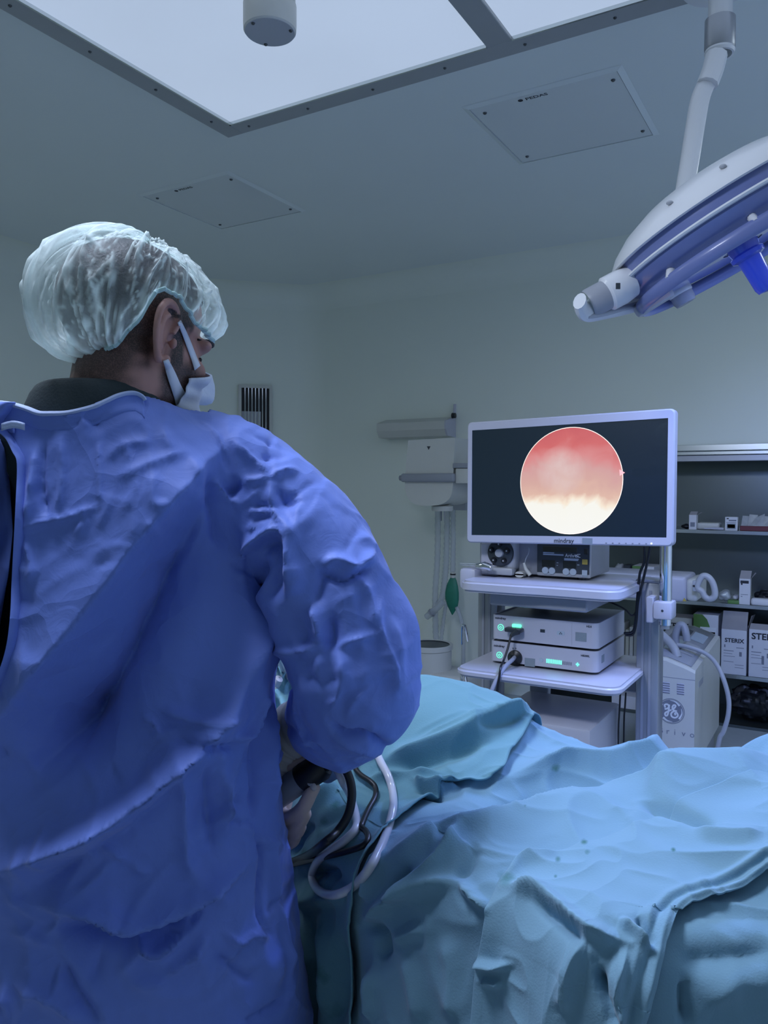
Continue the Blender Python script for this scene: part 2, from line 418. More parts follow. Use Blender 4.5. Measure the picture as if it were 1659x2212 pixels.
# ---------------- ceiling drum
r = thing('ceiling_drum', 'pale round column hanging from the glowing ceiling field', 'ceiling column', onz(582, 60, 2.60))
c = onz(583, 70, 2.60); rad = 0.071
put('column', lathe([(rad * .96, .075), (rad * .96, .30)], c, Z1, 40), CREAMP, r)
put('end_cap', lathe([(rad * .93, .0), (rad * .985, .004), (rad, .02), (rad, .07), (rad * .95, .075)], c, Z1, 40), CREAMP, r)
put('base_plate', lathe([(0, -.001), (rad * .93, -.001), (rad * .94, .002)], c, Z1, 40), MIDGREY, r)
put('flange', lathe([(rad, .272), (rad * 1.5, .274), (rad * 1.5, .288), (rad, .29)], c, Z1, 40), CREAMP, r)
for a in (20, 140, 260):
    q = c + rad * .82 * np.array([math.cos(math.radians(a)), math.sin(math.radians(a)), 0]); put('screw', (sv * .9 + q - (0, 0, .001), sf), SCREW, r)
b0 = c + np.array([-.06, -.075, .085])
put('bracket', tube([c + (-.05, -.03, .13), c + (-.12, -.07, .15), c + (-.35, -.2, .17)], .03, 12, flat=(1, .6)), GREYP, r)

# ---------------- wall grille in the slanting corner
A0, A1 = np.array([-3.6, YB]), np.array([XL, 4.0]); td = (A0 - A1) / np.linalg.norm(A0 - A1)
nr = np.array([td[1], -td[0]])                      # points into the room
def onwall(px, py, lift=0.0):
    d = ray(px, py); n3 = np.array([nr[0], nr[1], 0]); base = np.array([A1[0], A1[1], 0]) + n3 * lift
    t = ((base - EYE) @ n3) / (d @ n3); return EYE + d * t
c0, c1 = onwall(521, 838), onwall(581, 930)
t3, n3 = np.array([td[0], td[1], 0]), np.array([nr[0], nr[1], 0])
wv = (c1 - c0) @ t3; zt = c0[2]; zb_ = c0[2] - 0.46
def wb(t0, t1, n0, n1, z0, z1):   # a box in wall axes
    V, Fc = box(t0, t1, n0, n1, z0, z1); V = np.array(V)
    return np.array([c0[0], c0[1], 0]) + V[:, :1] * t3 + V[:, 1:2] * n3 + V[:, 2:3] * Z1, Fc
r = thing('air_grille', 'tall slotted metal air grille on the wall behind the shoulder', 'vent', (c0[0], c0[1], zb_))
put('backing', wb(0, wv, .001, .006, zb_, zt), BLACKP, r, smooth=False)
for t0, t1, z0, z1 in ((-.022, 0, zb_ - .02, zt + .022), (wv, wv + .022, zb_ - .02, zt + .022), (0, wv, zt, zt + .022), (0, wv, zb_ - .02, zb_)):
    put('frame_bar', wb(t0, t1, .001, .03, z0, z1), CREAMP, r, smooth=False)
for k in range(7):
    t = wv * (k + 1) / 8; put('slat', wb(t - .0028, t + .0028, .007, .03, zb_, zt), CHROME, r, smooth=False)
put('reflector', wb(.004, wv * .70, .0062, .0075, zb_, zt - .175), ALU, r, smooth=False)

# ---------------- shelving niche
struct('trim_2', box(NX0 - .03, NX1 + .03, YB - .022, YB - .0005, NZ1 + .012, NZ1 + .048, .002, 1), STEELB, smooth=False)
NB = YB + 0.42
g = G(); g.add(*box(NX0, NX1, NB, NB + .01, NZ0, NZ1)).add(*box(NX0 - .01, NX0, YB + .12, NB, NZ0, NZ1)).add(*box(NX1, NX1 + .01, YB + .12, NB, NZ0, NZ1)).add(*box(NX0, NX1, YB + .12, NB, NZ1, NZ1 + .01))
shelfroot = thing('shelving_niche', 'dark stainless steel shelving niche set into the wall behind the monitor', 'shelving', (NX0, YB, NZ0))
put('lining', g, STEEL, shelfroot, smooth=False)
put('top_rail', box(NX0, NX1, YB - .015, YB + .02, NZ1 - .012, NZ1 + .008, .002, 1), STEELB, shelfroot, smooth=False)
put('top_lip', box(NX0, NX1, YB, YB + .03, NZ1 - .05, NZ1 - .013, .003, 1), ALU, shelfroot, smooth=False)
SZ = (1.145, 0.720, 0.307)
for z in SZ:
    s_ = put('shelf', box(NX0, NX1, YB - .03, NB, z - .018, z, .002, 1), STEEL, shelfroot, smooth=False)
    put('shelf_edge', box(NX0, NX1, YB - .034, YB - .03, z - .02, z + .001, .001, 1), STEELB, s_, smooth=False)
put('shelf', box(NX0, NX1, YB - .03, NB, NZ0 + .001, NZ0 + .018), STEEL, shelfroot, smooth=False)

# ---------------- tilted light box on the back wall
a, b = ony(823, 930, YB - .1), ony(968, 925, YB - .1)
r = thing('wall_fixture', 'short white slanted housing mounted on the wall above the imaging head', 'wall fixture', (a[0], YB, a[2]))
x0, x1 = a[0], b[0]; zt = a[2] + .05; zb2 = a[2] - .055
prof = [(YB - .0005, zt + .03), (YB - .03, zt + .03), (YB - .16, zt - .005), (YB - .16, zt - .06), (YB - .13, zb2), (YB - .0005, zb2 - .005)]
put('housing', prism([(x0, p[0], p[1]) for p in prof], (x1 - x0, 0, 0)), CREAMP, r, smooth=False)
put('end_plate', prism([(x1, p[0], p[1]) for p in [(YB - .0005, zt + .12), (YB - .02, zt + .12)] + prof[1:]], (.012, 0, 0)), WHITEP, r, smooth=False)
put('knob', lathe([(0, .03), (.018, .028), (.02, .005), (.01, 0)], (x1 + .012, YB - .07, zt + .035), X1, 14), BLACKP, r)
# ================================================================== imaging C-arm behind the trolley
YH = 4.25
carm = thing('c_arm_xray', 'cream mobile imaging arm with round detector, tube head and boxy console', 'imaging arm', (ony(1450, 1400, 3.75)[0], 3.95, 0))
def P4(px, py, Y=YH): return ony(px, py, Y)
out = crom([P4(882, 951), P4(983, 945), P4(980, 1000), P4(977, 1058), P4(968, 1080), P4(945, 1091), P4(908, 1092), P4(886, 1082), P4(875, 1058), P4(876, 1010)][2:], 4)
out = [P4(882, 951), P4(983, 945)] + list(out)
bm_v, bm_f = prism(out, (0, .34, 0))
hd = put('tube_housing', (bm_v, bm_f), CREAMP, carm, angle=30)
put('warning_mark', prism([P4(922, 964, YH - .001), P4(930, 964, YH - .001), P4(926, 972, YH - .001)], (0, -.0005, 0)), DARKP, hd, smooth=False)
zc = P4(920, 1032)[2]; xa, xb = P4(870, 1030)[0], P4(984, 1030)[0]; hb = .026
band = put('grip_band', box(xa, xb, YH - .03, YH + .3, zc - hb, zc + hb, .012, 3), GREYP, carm)
put('band_tip', lathe([(.001, .055), (.016, .05), (.022, .02), (.024, 0)], (xa + .002, YH + .05, zc), -X1, 16), GREYP, band)
put('side_block', box(xb, xb + .10, YH - .005, YH + .26, zc - .035, zc + .055, .008, 2), CREAMP, carm)
put('side_rail', box(xb - .015, xb + .10, YH - .012, YH + .05, zc + .056, zc + .085, .004, 2), GREYP, carm)
cc = P4(936, 1094); cc[1] += .12
put('collimator_ring', lathe([(.0, -.03), (.062, -.03), (.066, -.02), (.066, 0), (.05, .004)], cc, Z1, 28), CREAMP, carm)
put('centring_pin', cyl(cc + (.03, -.03, -.03), cc + (.03, -.03, -.09), .005, .003, 8), GREYP, carm)
# detector drum
dc = P4(928, 1391, YH + .12); Rd = .145
dz = dc[2]
put('detector_drum', lathe([(Rd * .86, .0), (Rd * .98, .003), (Rd, 0), (Rd * 1.0, -.028), (Rd * .95, -.034), (Rd * .95, -.165), (Rd * .8, -.17)], dc, Z1, 48), CREAMP, carm)
put('detector_window', lathe([(0, -.004), (Rd * .87, -.004), (Rd * .87, 0)], dc, Z1, 48), DARKP, carm)
put('detector_collar', lathe([(Rd * .82, -.165), (Rd * 1.02, -.175), (Rd * 1.02, -.225), (Rd * .6, -.235)], dc, Z1, 40), GREYP, carm)
put('detector_carriage', box(dc[0] + .03, dc[0] + .28, dc[1] - .13, dc[1] + .16, dz - .34, dz - .15, .03, 3), CREAMP, carm)
put('detector_handle', tube(crom([dc + (-.12, -.16, -.20), dc + (0, -.2, -.21), dc + (.1, -.18, -.21)], 4), .022, 10), GREYP, carm)
put('lower_fairing', box(dc[0] + .10, dc[0] + .42, dc[1] - .10, dc[1] + .18, dz - .46, dz - .30, .03, 3), CREAMP, carm)
# the arc
zm = (zc + dz - .2) / 2; ra = (zc - dz + .2) / 2 + .02; cx = dc[0] + .12
arc = [(cx + ra * math.cos(t), dc[1] + .22, zm + ra * math.sin(t)) for t in np.linspace(math.radians(88), math.radians(-88), 40)]
put('c_arc', tube(arc, .055, 4, up=Y1), CREAMP, carm, smooth=False)
# horizontal carriage arm
hz0, hz1 = P4(1480, 1302, 4.15)[2], P4(1480, 1246, 4.15)[2]
hx0, hx1 = cx + ra - .06, P4(1482, 1270, 4.15)[0]
arm = put('carriage_arm', box(hx0, hx1, 4.15, 4.45, hz0, hz1, .018, 3), WHITEP, carm)
put('end_cover', box(hx1 - .004, hx1 + .055, 4.16, 4.44, hz0 + .006, hz1 - .012, .02, 3), CREAMP, arm)
tri = [P4(1474, 1299, 4.1485), P4(1483, 1299, 4.1485), P4(1478.5, 1291, 4.1485)]
put('warning_mark', prism(tri, (0, -.0005, 0)), YELLOWP, arm, smooth=False)
# ring handle
rc = [P4(*p, 4.12) for p in ((1507, 1262), (1516, 1246), (1527, 1245), (1538, 1256), (1544, 1275), (1543, 1289), (1532, 1294), (1522, 1288), (1517, 1278), (1508, 1272))]
put('ring_handle', tube(crom(rc, 5, True), .0155, 12, closed=True), MIDGREY, carm)
put('handle_plate', box(P4(1496, 1265, 4.12)[0], P4(1510, 1265, 4.12)[0], 4.11, 4.135, P4(1500, 1277, 4.12)[2], P4(1500, 1254, 4.12)[2], .004, 2), MIDGREY, carm)
for px in (1499, 1504):
    put('screw', lathe([(0, .002), (.005, .002), (.006, 0)], P4(px, 1266, 4.1095), -Y1, 10), SCREW, carm)
# console body
YC = 3.75
cxr = P4(1501, 1500, YC)[0]; cxl = P4(1375, 1500, YC)[0]
yb_ = onx(1554, 1500, cxr)[1]
ztf = P4(1501, 1450, YC)[2]; ztb = ztf + .035; zbm = .12
secs = []
for x, dzv in ((cxl, .03), (cxl + .06, .045), ((cxl + cxr) / 2, .045), (cxr - .05, .02), (cxr, 0)):
    secs.append([(x, YC, zbm), (x, YC, ztf + dzv - .012), (x, YC + .012, ztf + dzv), (x, yb_ - .02, ztb + dzv), (x, yb_, ztb + dzv - .02), (x, yb_, zbm)])
V = np.array(secs).reshape(-1, 3)
Fc = [(i * 6 + k, i * 6 + (k + 1) % 6, (i + 1) * 6 + (k + 1) % 6, (i + 1) * 6 + k) for i in range(4) for k in range(6)] + [tuple(range(6)), tuple(range(24, 30))]
con = put('console_body', (V, Fc), CREAMP, carm, angle=25)
put('console_foot', box(cxl + .02, cxr - .02, YC + .02, yb_ - .02, 0, zbm, .01, 1), GREYP, carm, smooth=False)
zs = P4(1460, 1465, YC)[2]
put('seam_line', box(cxl, cxr, YC - .0006, YC, zs - .0015, zs + .0015), GREYP, con, smooth=False)
# sloping control panel
pa = [np.array([cxr - .20, YC + .03, 0]), np.array([cxr - .02, YC + .03, 0]), np.array([cxr - .02, yb_ - .04, 0]), np.array([cxr - .20, yb_ - .04, 0])]
def topz(x, y):
    dzv = np.interp(x, [cxl, cxl + .06, (cxl + cxr) / 2, cxr - .05, cxr], [.03, .045, .045, .02, 0]); return ztf + dzv + .035 * (y - YC - .012) / (yb_ - .032 - YC)
gp = np.array([[(x, y, topz(x, y) + .004) for y in np.linspace(YC + .03, yb_ - .04, 4)] for x in np.linspace(cxr - .20, cxr - .02, 8)])
cp = put('control_panel', sheet(gp), GREYP, con, solid=.003)
for (u0, u1, v0, v1, mm) in ((.15, .5, .62, .85, DARKP), (.55, .9, .6, .85, LBLUEP), (.15, .5, .2, .5, LBLUEP), (.55, .9, .2, .5, MIDGREY)):
    xs, ys = (cxr - .20 + .18 * u0, cxr - .20 + .18 * u1), (YC + .03 + (yb_ - YC - .07) * v0, YC + .03 + (yb_ - YC - .07) * v1)
    put('key_field', sheet(np.array([[(x, y, topz(x, y) + .0055) for y in np.linspace(*ys, 2)] for x in np.linspace(*xs, 4)])), mm, cp, smooth=False)
for k in range(5):
    for px0, px1 in ((1430, 1447), (1462, 1478)):
        a, b = P4(px0, 1472 + k * 5 + (px0 - 1430) * .1, YC), P4(px1, 1472 + k * 5 + (px0 - 1430) * .1, YC)
        put('vent_slot', box(a[0], b[0], YC - .002, YC + .002, a[2] - .006, a[2], .0015, 1), WHITEP, con, smooth=False)
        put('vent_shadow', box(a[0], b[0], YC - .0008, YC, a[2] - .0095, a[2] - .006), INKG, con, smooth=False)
# round monogram
lc = P4(1450, 1536, YC); lr = P4(1479, 1536, YC)[0] - lc[0]
def flat(x, z): return (lc[0] + x * lr, YC - .0012, lc[2] + z * lr)
logo = put('monogram', lathe([(0, .0008), (lr * .9, .0008), (lr * .9, 0)], (lc[0], YC, lc[2]), -Y1, 40), INKG, con, smooth=False)
put('monogram_ring', lathe([(lr * .95, .0), (lr * .95, .001), (lr, .001), (lr, 0)], (lc[0], YC, lc[2]), -Y1, 40), INKG, logo, smooth=False)
strokes = [
    [(-.45, .22), (-.5, .42), (-.3, .5), (-.18, .35), (-.3, .16), (-.5, .1)], [(-.16, .5), (-.18, .1), (-.28, -.35), (-.42, -.42), (-.45, -.22), (-.2, -.02), (.02, .1)],
    [(.05, .12), (.25, .3), (.32, .48), (.18, .5), (.08, .3), (.18, .1), (.4, .05), (.2, .02), (0, -.18), (.05, -.42), (.3, -.48), (.5, -.3), (.42, -.08), (.28, -.15), (.34, -.28)],
    [(-.62, .5), (-.8, .1), (-.75, -.3)], [(-.1, .85), (.3, .78), (.62, .5)], [(.75, .3), (.8, -.1), (.6, -.55)], [(.1, -.84), (-.3, -.78), (-.6, -.58)]]
for i, s_ in enumerate(strokes):
    pts = crom([flat(*q) for q in s_], 4); wd = np.full(len(pts), lr * .075)
    if i > 2: wd = lr * .09 * np.linspace(.2, 1, len(pts))
    put('monogram_stroke', tube(pts, wd, 6, flat=(.12, 1), up=Y1), INKW, logo)
o = P4(1422, 1582, YC - .0006)
for k, ch in enumerate('Brivo'):
    text('lettering', ch, .038, o + np.array([.034 * k, 0, 0]), X1, Z1, INKG, con)
put('side_plate', box(cxr, cxr + .001, YC + .10, YC + .22, P4(1508, 1497, YC)[2], P4(1508, 1483, YC)[2]), MIDGREY, con, smooth=False)
# hoses
put('hose', tube(crom([P4(1405, 1345, 3.9), P4(1428, 1370, 3.9), P4(1447, 1388, 3.88), P4(1458, 1404, 3.86), P4(1463, 1420, 3.85)], 6), .020, 12), HOSE, carm)
put('hose', tube(crom([P4(1462, 1400, 3.98), P4(1459, 1375, 3.98), P4(1467, 1352, 3.98), P4(1477, 1353, 3.98), P4(1482, 1370, 3.97), P4(1484, 1384, 3.97)], 6), .018, 12), GREYP, carm)
put('cable', tube(crom([P4(1462, 1393, 3.95), P4(1490, 1398, 3.95), P4(1525, 1412, 3.95), P4(1548, 1435, 3.93), P4(1564, 1470, 3.9), P4(1574, 1510, 3.9), P4(1573, 1545, 3.9), P4(1563, 1580, 3.9), P4(1553, 1602, 3.9), P4(1540, 1690, 3.9)], 6), .0105, 10), HOSE, carm)

# ================================================================== breathing hoses on the wall
br = thing('breathing_circuit', 'clear breathing hoses with a Y-piece hanging from a bracket on the wall', 'breathing hoses', ony(965, 1100, 4.8))
def PB(px, py, Y=4.72): return ony(px, py, Y)
put('bracket', box(PB(985, 1075)[0], PB(1012, 1075)[0], 4.68, YB - .0005, PB(990, 1102)[2], PB(990, 1072)[2], .004, 1), MIDGREY, br)
def corr(pts, r):
    c = crom(pts, 14); k = np.arange(len(c)); return tube(c, r * (1 + .10 * (k % 2)), 10)
put('hose', corr([PB(946, 1098), PB(945, 1200), PB(940, 1290), PB(942, 1380), PB(946, 1395)], .019), CLEARTUBE, br)
put('hose', corr([PB(966, 1092), PB(965, 1180), PB(962, 1240), PB(955, 1290), PB(944, 1306)], .019), CLEARTUBE, br)
put('hose', corr([PB(978, 1090), PB(979, 1160), PB(978, 1235)], .017), CLEARTUBE, br)
put('y_piece', tube([PB(958, 1300, 4.65), PB(946, 1312, 4.65), PB(934, 1322, 4.65)], [.02, .02, .024], 14), CLEARTUBE, br)
put('y_ring', tube([PB(934, 1322, 4.65), PB(931, 1325, 4.65)], .028, 16), GREYP, br)
put('y_mouth', tube([PB(931, 1325, 4.65), PB(921, 1333, 4.65)], [.024, .021], 14), CLEARTUBE, br)
put('hose', corr([PB(966, 1290), PB(958, 1340), PB(951, 1400)], .012), CLEARTUBE, br)
put('pin', cyl(PB(953, 1098), PB(953, 1125), .007, .005, 8), GREYP, br)
gb = thing('breathing_bag', 'green leaf shaped rubber breathing bag hanging on the wall', 'breathing bag', PB(977, 1325))
def spin(pts, Y=4.72, depth=.5):
    rings = []
    for py, xl, xr in pts:
        a, b = PB(xl, py, Y), PB(xr, py, Y); cxx = (a + b) / 2; hw = max((b - a)[0] / 2, .001); th = np.arange(18) * 2 * math.pi / 18
        rings.append(np.stack([cxx[0] + hw * np.cos(th), cxx[1] + hw * depth * np.sin(th), np.full(18, cxx[2])], -1))
    return loft(rings)
put('bag', spin([(1247, 974, 983), (1253, 970, 986), (1265, 965, 989), (1280, 962, 991), (1295, 962, 991), (1308, 966, 989), (1318, 971, 984), (1328, 976, 978)]), GREENBAG, gb)
put('neck', spin([(1236, 974, 983), (1248, 974, 983)], depth=1), CREAMP, gb)
put('collar_ring', spin([(1239, 973, 984), (1242, 973, 984)], depth=1), BLACKP, gb)
put('tail_hose', tube(crom([PB(986, 1311), PB(995, 1335), PB(1000, 1370), PB(1001, 1420), PB(999, 1475)], 5), .014, 10), CLEARTUBE, gb)

# ================================================================== things on the shelves
def bx_px(px0, px1, pyt, pyb, Y, dep, bev=0.0):
    a, b = ony(px0, pyb, Y), ony(px1, pyt, Y); return (a[0], b[0], Y, Y + dep, min(a[2], b[2]), max(a[2], b[2]))
def on_shelf(px0, px1, h, Y, dep, z):
    return (ony(px0, 1200, Y)[0], ony(px1, 1200, Y)[0], Y, Y + dep, z + .0004, z + h)
def carton(label, d, mat_=PAPERW, flap=0.0, lines=(), name='carton', group='cartons on the steel shelves'):
    x0, x1, y0, y1, z0, z1 = d
    r = thing(name, label, 'box', (x0, y0, z0), group)
    put('body', box(x0, x1, y0, y1, z0, z1, .0015, 1), mat_, r, smooth=False)
    if flap:
        f1 = put('flap', prism([(x0, y0 + .004, z1), (x1, y0 + .004, z1), (x1 + .004, y0 + .03, z1 + flap), (x0 + .006, y0 + .03, z1 + flap)], (0, .0015, 0)), PAPERGREY, r, smooth=False)
        put('flap', prism([(x1, y0 + .03, z1), (x1, y1, z1), (x1 + .025, y1 - .01, z1 + flap * .7), (x1 + .02, y0 + .04, z1 + flap * .8)], (.0012, 0, 0)), PAPERGREY, r, smooth=False)
    for (u0, u1, v0, v1, mm) in lines:
        put('print', box(x0 + (x1 - x0) * u0, x0 + (x1 - x0) * u1, y0 - .0006, y0 - .0001, z0 + (z1 - z0) * v0, z0 + (z1 - z0) * v1), mm, r, smooth=False)
    return r
def cap_text(r, d, s, u, v, size, mm=INK, bold=.02, sx=1.0):
    x0, x1, y0, y1, z0, z1 = d
    text('lettering', s, size, (x0 + (x1 - x0) * u, y0 - .0007, z0 + (z1 - z0) * v), X1, Z1, mm, r, bold=bold, sx=sx)
SM = [(.1, .5, .52, .535, INKG), (.1, .45, .46, .47, INKG), (.6, .9, .60, .615, INKG), (.1, .55, .40, .41, INKG), (.1, .5, .28, .29, INKG), (.55, .9, .22, .23, INKG), (.72, .82, .42, .52, INKG), (.12, .17, .60, .66, INKG), (.55, .9, .16, .17, INKG)]
Ys = YB - .02
d = on_shelf(1561, 1616, .262, Ys, .2, SZ[2]); r = carton('white printed glove carton with a torn open grey flap', d, flap=.105, lines=SM); cap_text(r, d, 'STERIX', .14, .72, .033, bold=.03)
d = on_shelf(1621, 1700, .275, Ys, .2, SZ[2]); r = carton('white printed glove carton at the right picture edge beside the torn one', d, flap=.03, lines=[(q[0] * .7, q[1] * .7, *q[2:]) for q in SM] + [(.36, .43, .28, .46, INKG)]); cap_text(r, d, 'STERIX', .07, .80, .050, bold=.03)
d = on_shelf(1500, 1554, .335, Ys + .02, .2, SZ[2]); r = carton('white carton with green leaf print right behind the console', d, lines=[(.28, .92, .66, .78, INKW), (.46, .88, .665, .70, INK), (.32, .36, .70, .75, INK), (.68, .86, .22, .23, INKG), (.72, .84, .12, .18, INKG)])
x0, x1, y0, y1, z0, z1 = d
lp = [(x0, z1), (x0 + .6 * (x1 - x0) * .6, z1), (x0 + .55 * (x1 - x0), z0 + .92 * (z1 - z0)), (x0 + .66 * (x1 - x0), z0 + .8 * (z1 - z0)), (x0 + .72 * (x1 - x0), z0 + .62 * (z1 - z0)), (x0 + .45 * (x1 - x0), z0 + .58 * (z1 - z0)), (x0, z0 + .7 * (z1 - z0))]
put('leaf_print', prism([(p[0], y0 - .0004, p[1]) for p in lp], (0, .0003, 0)), PAPERG, r, smooth=False)
cap_text(r, d, 'MEDI GRIP', .04, .50, .026, INKG, 0)
d = on_shelf(1440, 1497, .30, Ys + .05, .15, SZ[2]); r = carton('white carton half hidden behind the grey hoses', d, flap=.02); cap_text(r, d, 'STERIX', -.05, .78, .045, bold=.03)
put('print', box(d[0] + .10, d[0] + .135, d[2] - .0006, d[2] - .0001, d[4] + .20, d[4] + .215), INK, r, smooth=False)
d = on_shelf(1598, 1622, .150, Ys, .06, SZ[1]); r = carton('narrow upright white medicine carton with open top flap', d, flap=.045, lines=[(.1, .85, .82, .93, INK), (.15, .3, .76, .82, INK), (.15, .8, .38, .40, INKG), (.15, .3, .30, .33, INKG)])
d = on_shelf(1366, 1413, .19, Ys + .02, .2, SZ[1]); r = carton('white carton with green corner seen behind the black cables', d, lines=[(.2, .9, .62, .78, INKW), (.5, .9, .63, .70, INK), (0, .45, .72, 1.0, PAPERG)]); cap_text(r, d, 'MEDI GRIP', .0, .40, .024, INKG, 0)
d = on_shelf(1487, 1503, .088, Ys, .06, SZ[0]); carton('small torn carton on the top shelf nearest the monitor', d, flap=.02, lines=[(.2, .8, .2, .5, INKG)])
d = on_shelf(1565, 1592, .080, Ys, .07, SZ[0]); carton('small square white carton with dark print on the top shelf', d, lines=[(.12, .3, .84, .92, INK), (.3, .9, .70, .80, INKG), (.1, .9, .56, .6, INKG), (.14, .86, .12, .52, STICKER), (.2, .8, .2, .46, PAPERW)])
# pale flat tray, wires, bagged pouches
d = on_shelf(1504, 1553, .042, Ys + .03, .1, SZ[0])
put('flat_case', box(*d, .012, 3), CREAMP, label='pale flat plastic case lying on the top shelf between two small cartons', cat='case', loc=(d[0], d[2], d[4]))
d = on_shelf(1520, 1562, .018, Ys - .005, .03, SZ[0])
put('syringe_wrap', tube(crom([(d[0], d[2], d[4] + .009), ((d[0] + d[1]) / 2, d[2] + .008, d[4] + .010), (d[1], d[2] + .004, d[4] + .009)], 4), [.004, .005, .006, .006, .008, .008, .0085, .0085, .006], 8), WHITEP, label='thin white wrapped syringe lying before the pale case', cat='syringe', loc=(d[0], d[2], d[4]))
def crumple(x0, x1, y0, y1, z0, z1, seed, n=16, amp=.35):
    V, Fc = ellipsoid(((x0 + x1) / 2, (y0 + y1) / 2, (z0 + z1) / 2), ((x1 - x0) / 2, (y1 - y0) / 2, (z1 - z0) / 2), n * 2, n)
    V = np.array(V); c = np.array([(x0 + x1) / 2, (y0 + y1) / 2, (z0 + z1) / 2]); s = (V - c)
    k = 1 - amp * ridged((V - c) * 26 + seed * 7.3, seed, 1.5); V = c + s * k[:, None] * 1.05
    V[:, 2] = np.clip(V[:, 2], z0, z1 + .01); return V, Fc
d = on_shelf(1465, 1492, .035, Ys, .08, SZ[0])
put('black_leads', crumple(*d, 3), BLACKP, label='bundle of black leads on the top shelf at the monitor edge', cat='cables', loc=(d[0], d[2], d[4]))
d = on_shelf(1597, 1690, .03, Ys, .16, SZ[0])
r = thing('pouch_tray', 'dark red tray filled with clear pouches on the top shelf', 'tray', (d[0], d[2], d[4]))
put('tray', box(*d, .003, 1), REDP, r, smooth=False)
for k in range(6):
    xx = d[0] + .004 + k * .036
    put('pouch', prism([(xx, d[2] + .01, d[5] - .01), (xx + .045, d[2] + .01, d[5] - .01), (xx + .05, d[2] + .04 + .01 * (k % 2), d[5] + .055 + .008 * (k % 3)), (xx + .006, d[2] + .04, d[5] + .05 + .008 * ((k + 1) % 3))], (0, .006, 0)), CLEARBAG, r, smooth=False)
d = on_shelf(1546, 1582, .075, Ys + .02, .10, SZ[1]); put('foil_pouch', crumple(*d, 5, amp=.3), FOIL, label='crumpled silvery pouch on the shelf right of the ring handle', cat='pouch', loc=(d[0], d[2], d[4]))
d = on_shelf(1581, 1597, .055, Ys + .02, .10, SZ[1]); put('white_wrap', crumple(*d, 6, amp=.35), PAPERW, label='crumpled white wrapper beside the narrow medicine carton', cat='wrapper', loc=(d[0], d[2], d[4]))
d = on_shelf(1573, 1598, .022, Ys - .01, .05, SZ[1]); put('green_pack', box(*d, .004, 2), PAPERG, label='small flat green pack lying before the white wrapper', cat='pack', loc=(d[0], d[2], d[4]))
d = on_shelf(1626, 1680, .085, Ys + .06, .10, SZ[1]); put('black_bag', crumple(*d, 8, amp=.3), BLACKP, label='crumpled black bag on the shelf behind the folded white cloth', cat='bag', loc=(d[0], d[2], d[4]))
d = on_shelf(1623, 1700, .042, Ys - .015, .06, SZ[1]); put('folded_cloth', box(*d, .014, 3), PAPERW, label='folded white cloth on the shelf beside the narrow medicine carton', cat='cloth', loc=(d[0], d[2], d[4]))
d = on_shelf(1570, 1690, .23, YB - .02, .2, NZ0 + .018); put('dark_sack', crumple(*d, 11, 22, .3), BLACKP, label='black plastic sack on the lowest shelf beside the console', cat='sack', loc=(d[0], d[2], d[4]))
d = on_shelf(1318, 1352, .20, Ys + .04, .12, SZ[1]); put('clear_sack', crumple(*d, 12, 18, .25), CLEARBAG, label='tall crumpled clear bag on the shelf behind the pump unit', cat='bag', loc=(d[0], d[2], d[4]))
d = on_shelf(1347, 1362, .19, Ys + .05, .1, SZ[1]); put('dark_folder', box(*d, .002, 1), DARKP, label='dark upright folder between clear bag and green cornered carton', cat='folder', smooth=False, loc=(d[0], d[2], d[4]))
for k in range(6):
    d = on_shelf(1326 + k * 9, 1333.5 + k * 9, .20 + .02 * ((k * 7) % 3), Ys + .03, .14, SZ[2]); put('file_box', box(*d, .002, 1), (CREAMP, PAPERW, MIDGREY)[k % 3], label=('leftmost', 'second from left', 'third from left', 'fourth from left', 'fifth from left', 'rightmost')[k] + ' of six upright pale packs seen through the trolley', cat='pack', group='pale packs seen through the trolley', smooth=False, loc=(d[0], d[2], d[4]))
d = on_shelf(1325, 1378, .08, Ys, .15, NZ0 + .018); carton('plain white carton on the lowest shelf seen through the trolley', d)
# ================================================================== endoscopy trolley
cart = thing('equipment_trolley', 'grey equipment trolley with white shelves carrying the monitor and white units', 'trolley', (-.85, 2.6, 0))
def YP(px, py, Y): return ony(px, py, Y)
XCL, XCR = -1.115, -.545
for x0, x1 in ((XCL - .03, XCL + .045), (XCR - .045, XCR + .025)):
    p = put('upright', box(x0, x1, 2.60, 2.68, .06, 1.085, .006, 2), ALU, cart)
    for q in (.3, .62):
        xx = x0 + (x1 - x0) * q; put('groove', box(xx - .004, xx + .004, 2.597, 2.601, .1, 1.06), GREYP, p, smooth=False)
    put('top_cap', box(x0 - .003, x1 + .003, 2.595, 2.685, 1.084, 1.094, .003, 1), GREYP, p)
put('back_panel', box(XCL + .12, XCL + .19, 2.73, 2.76, .1, 1.05, .004, 1), GREYP, cart)
put('cross_rail', box(XCL, XCR, 2.70, 2.73, .70, .74, .004, 1), GREYP, cart)
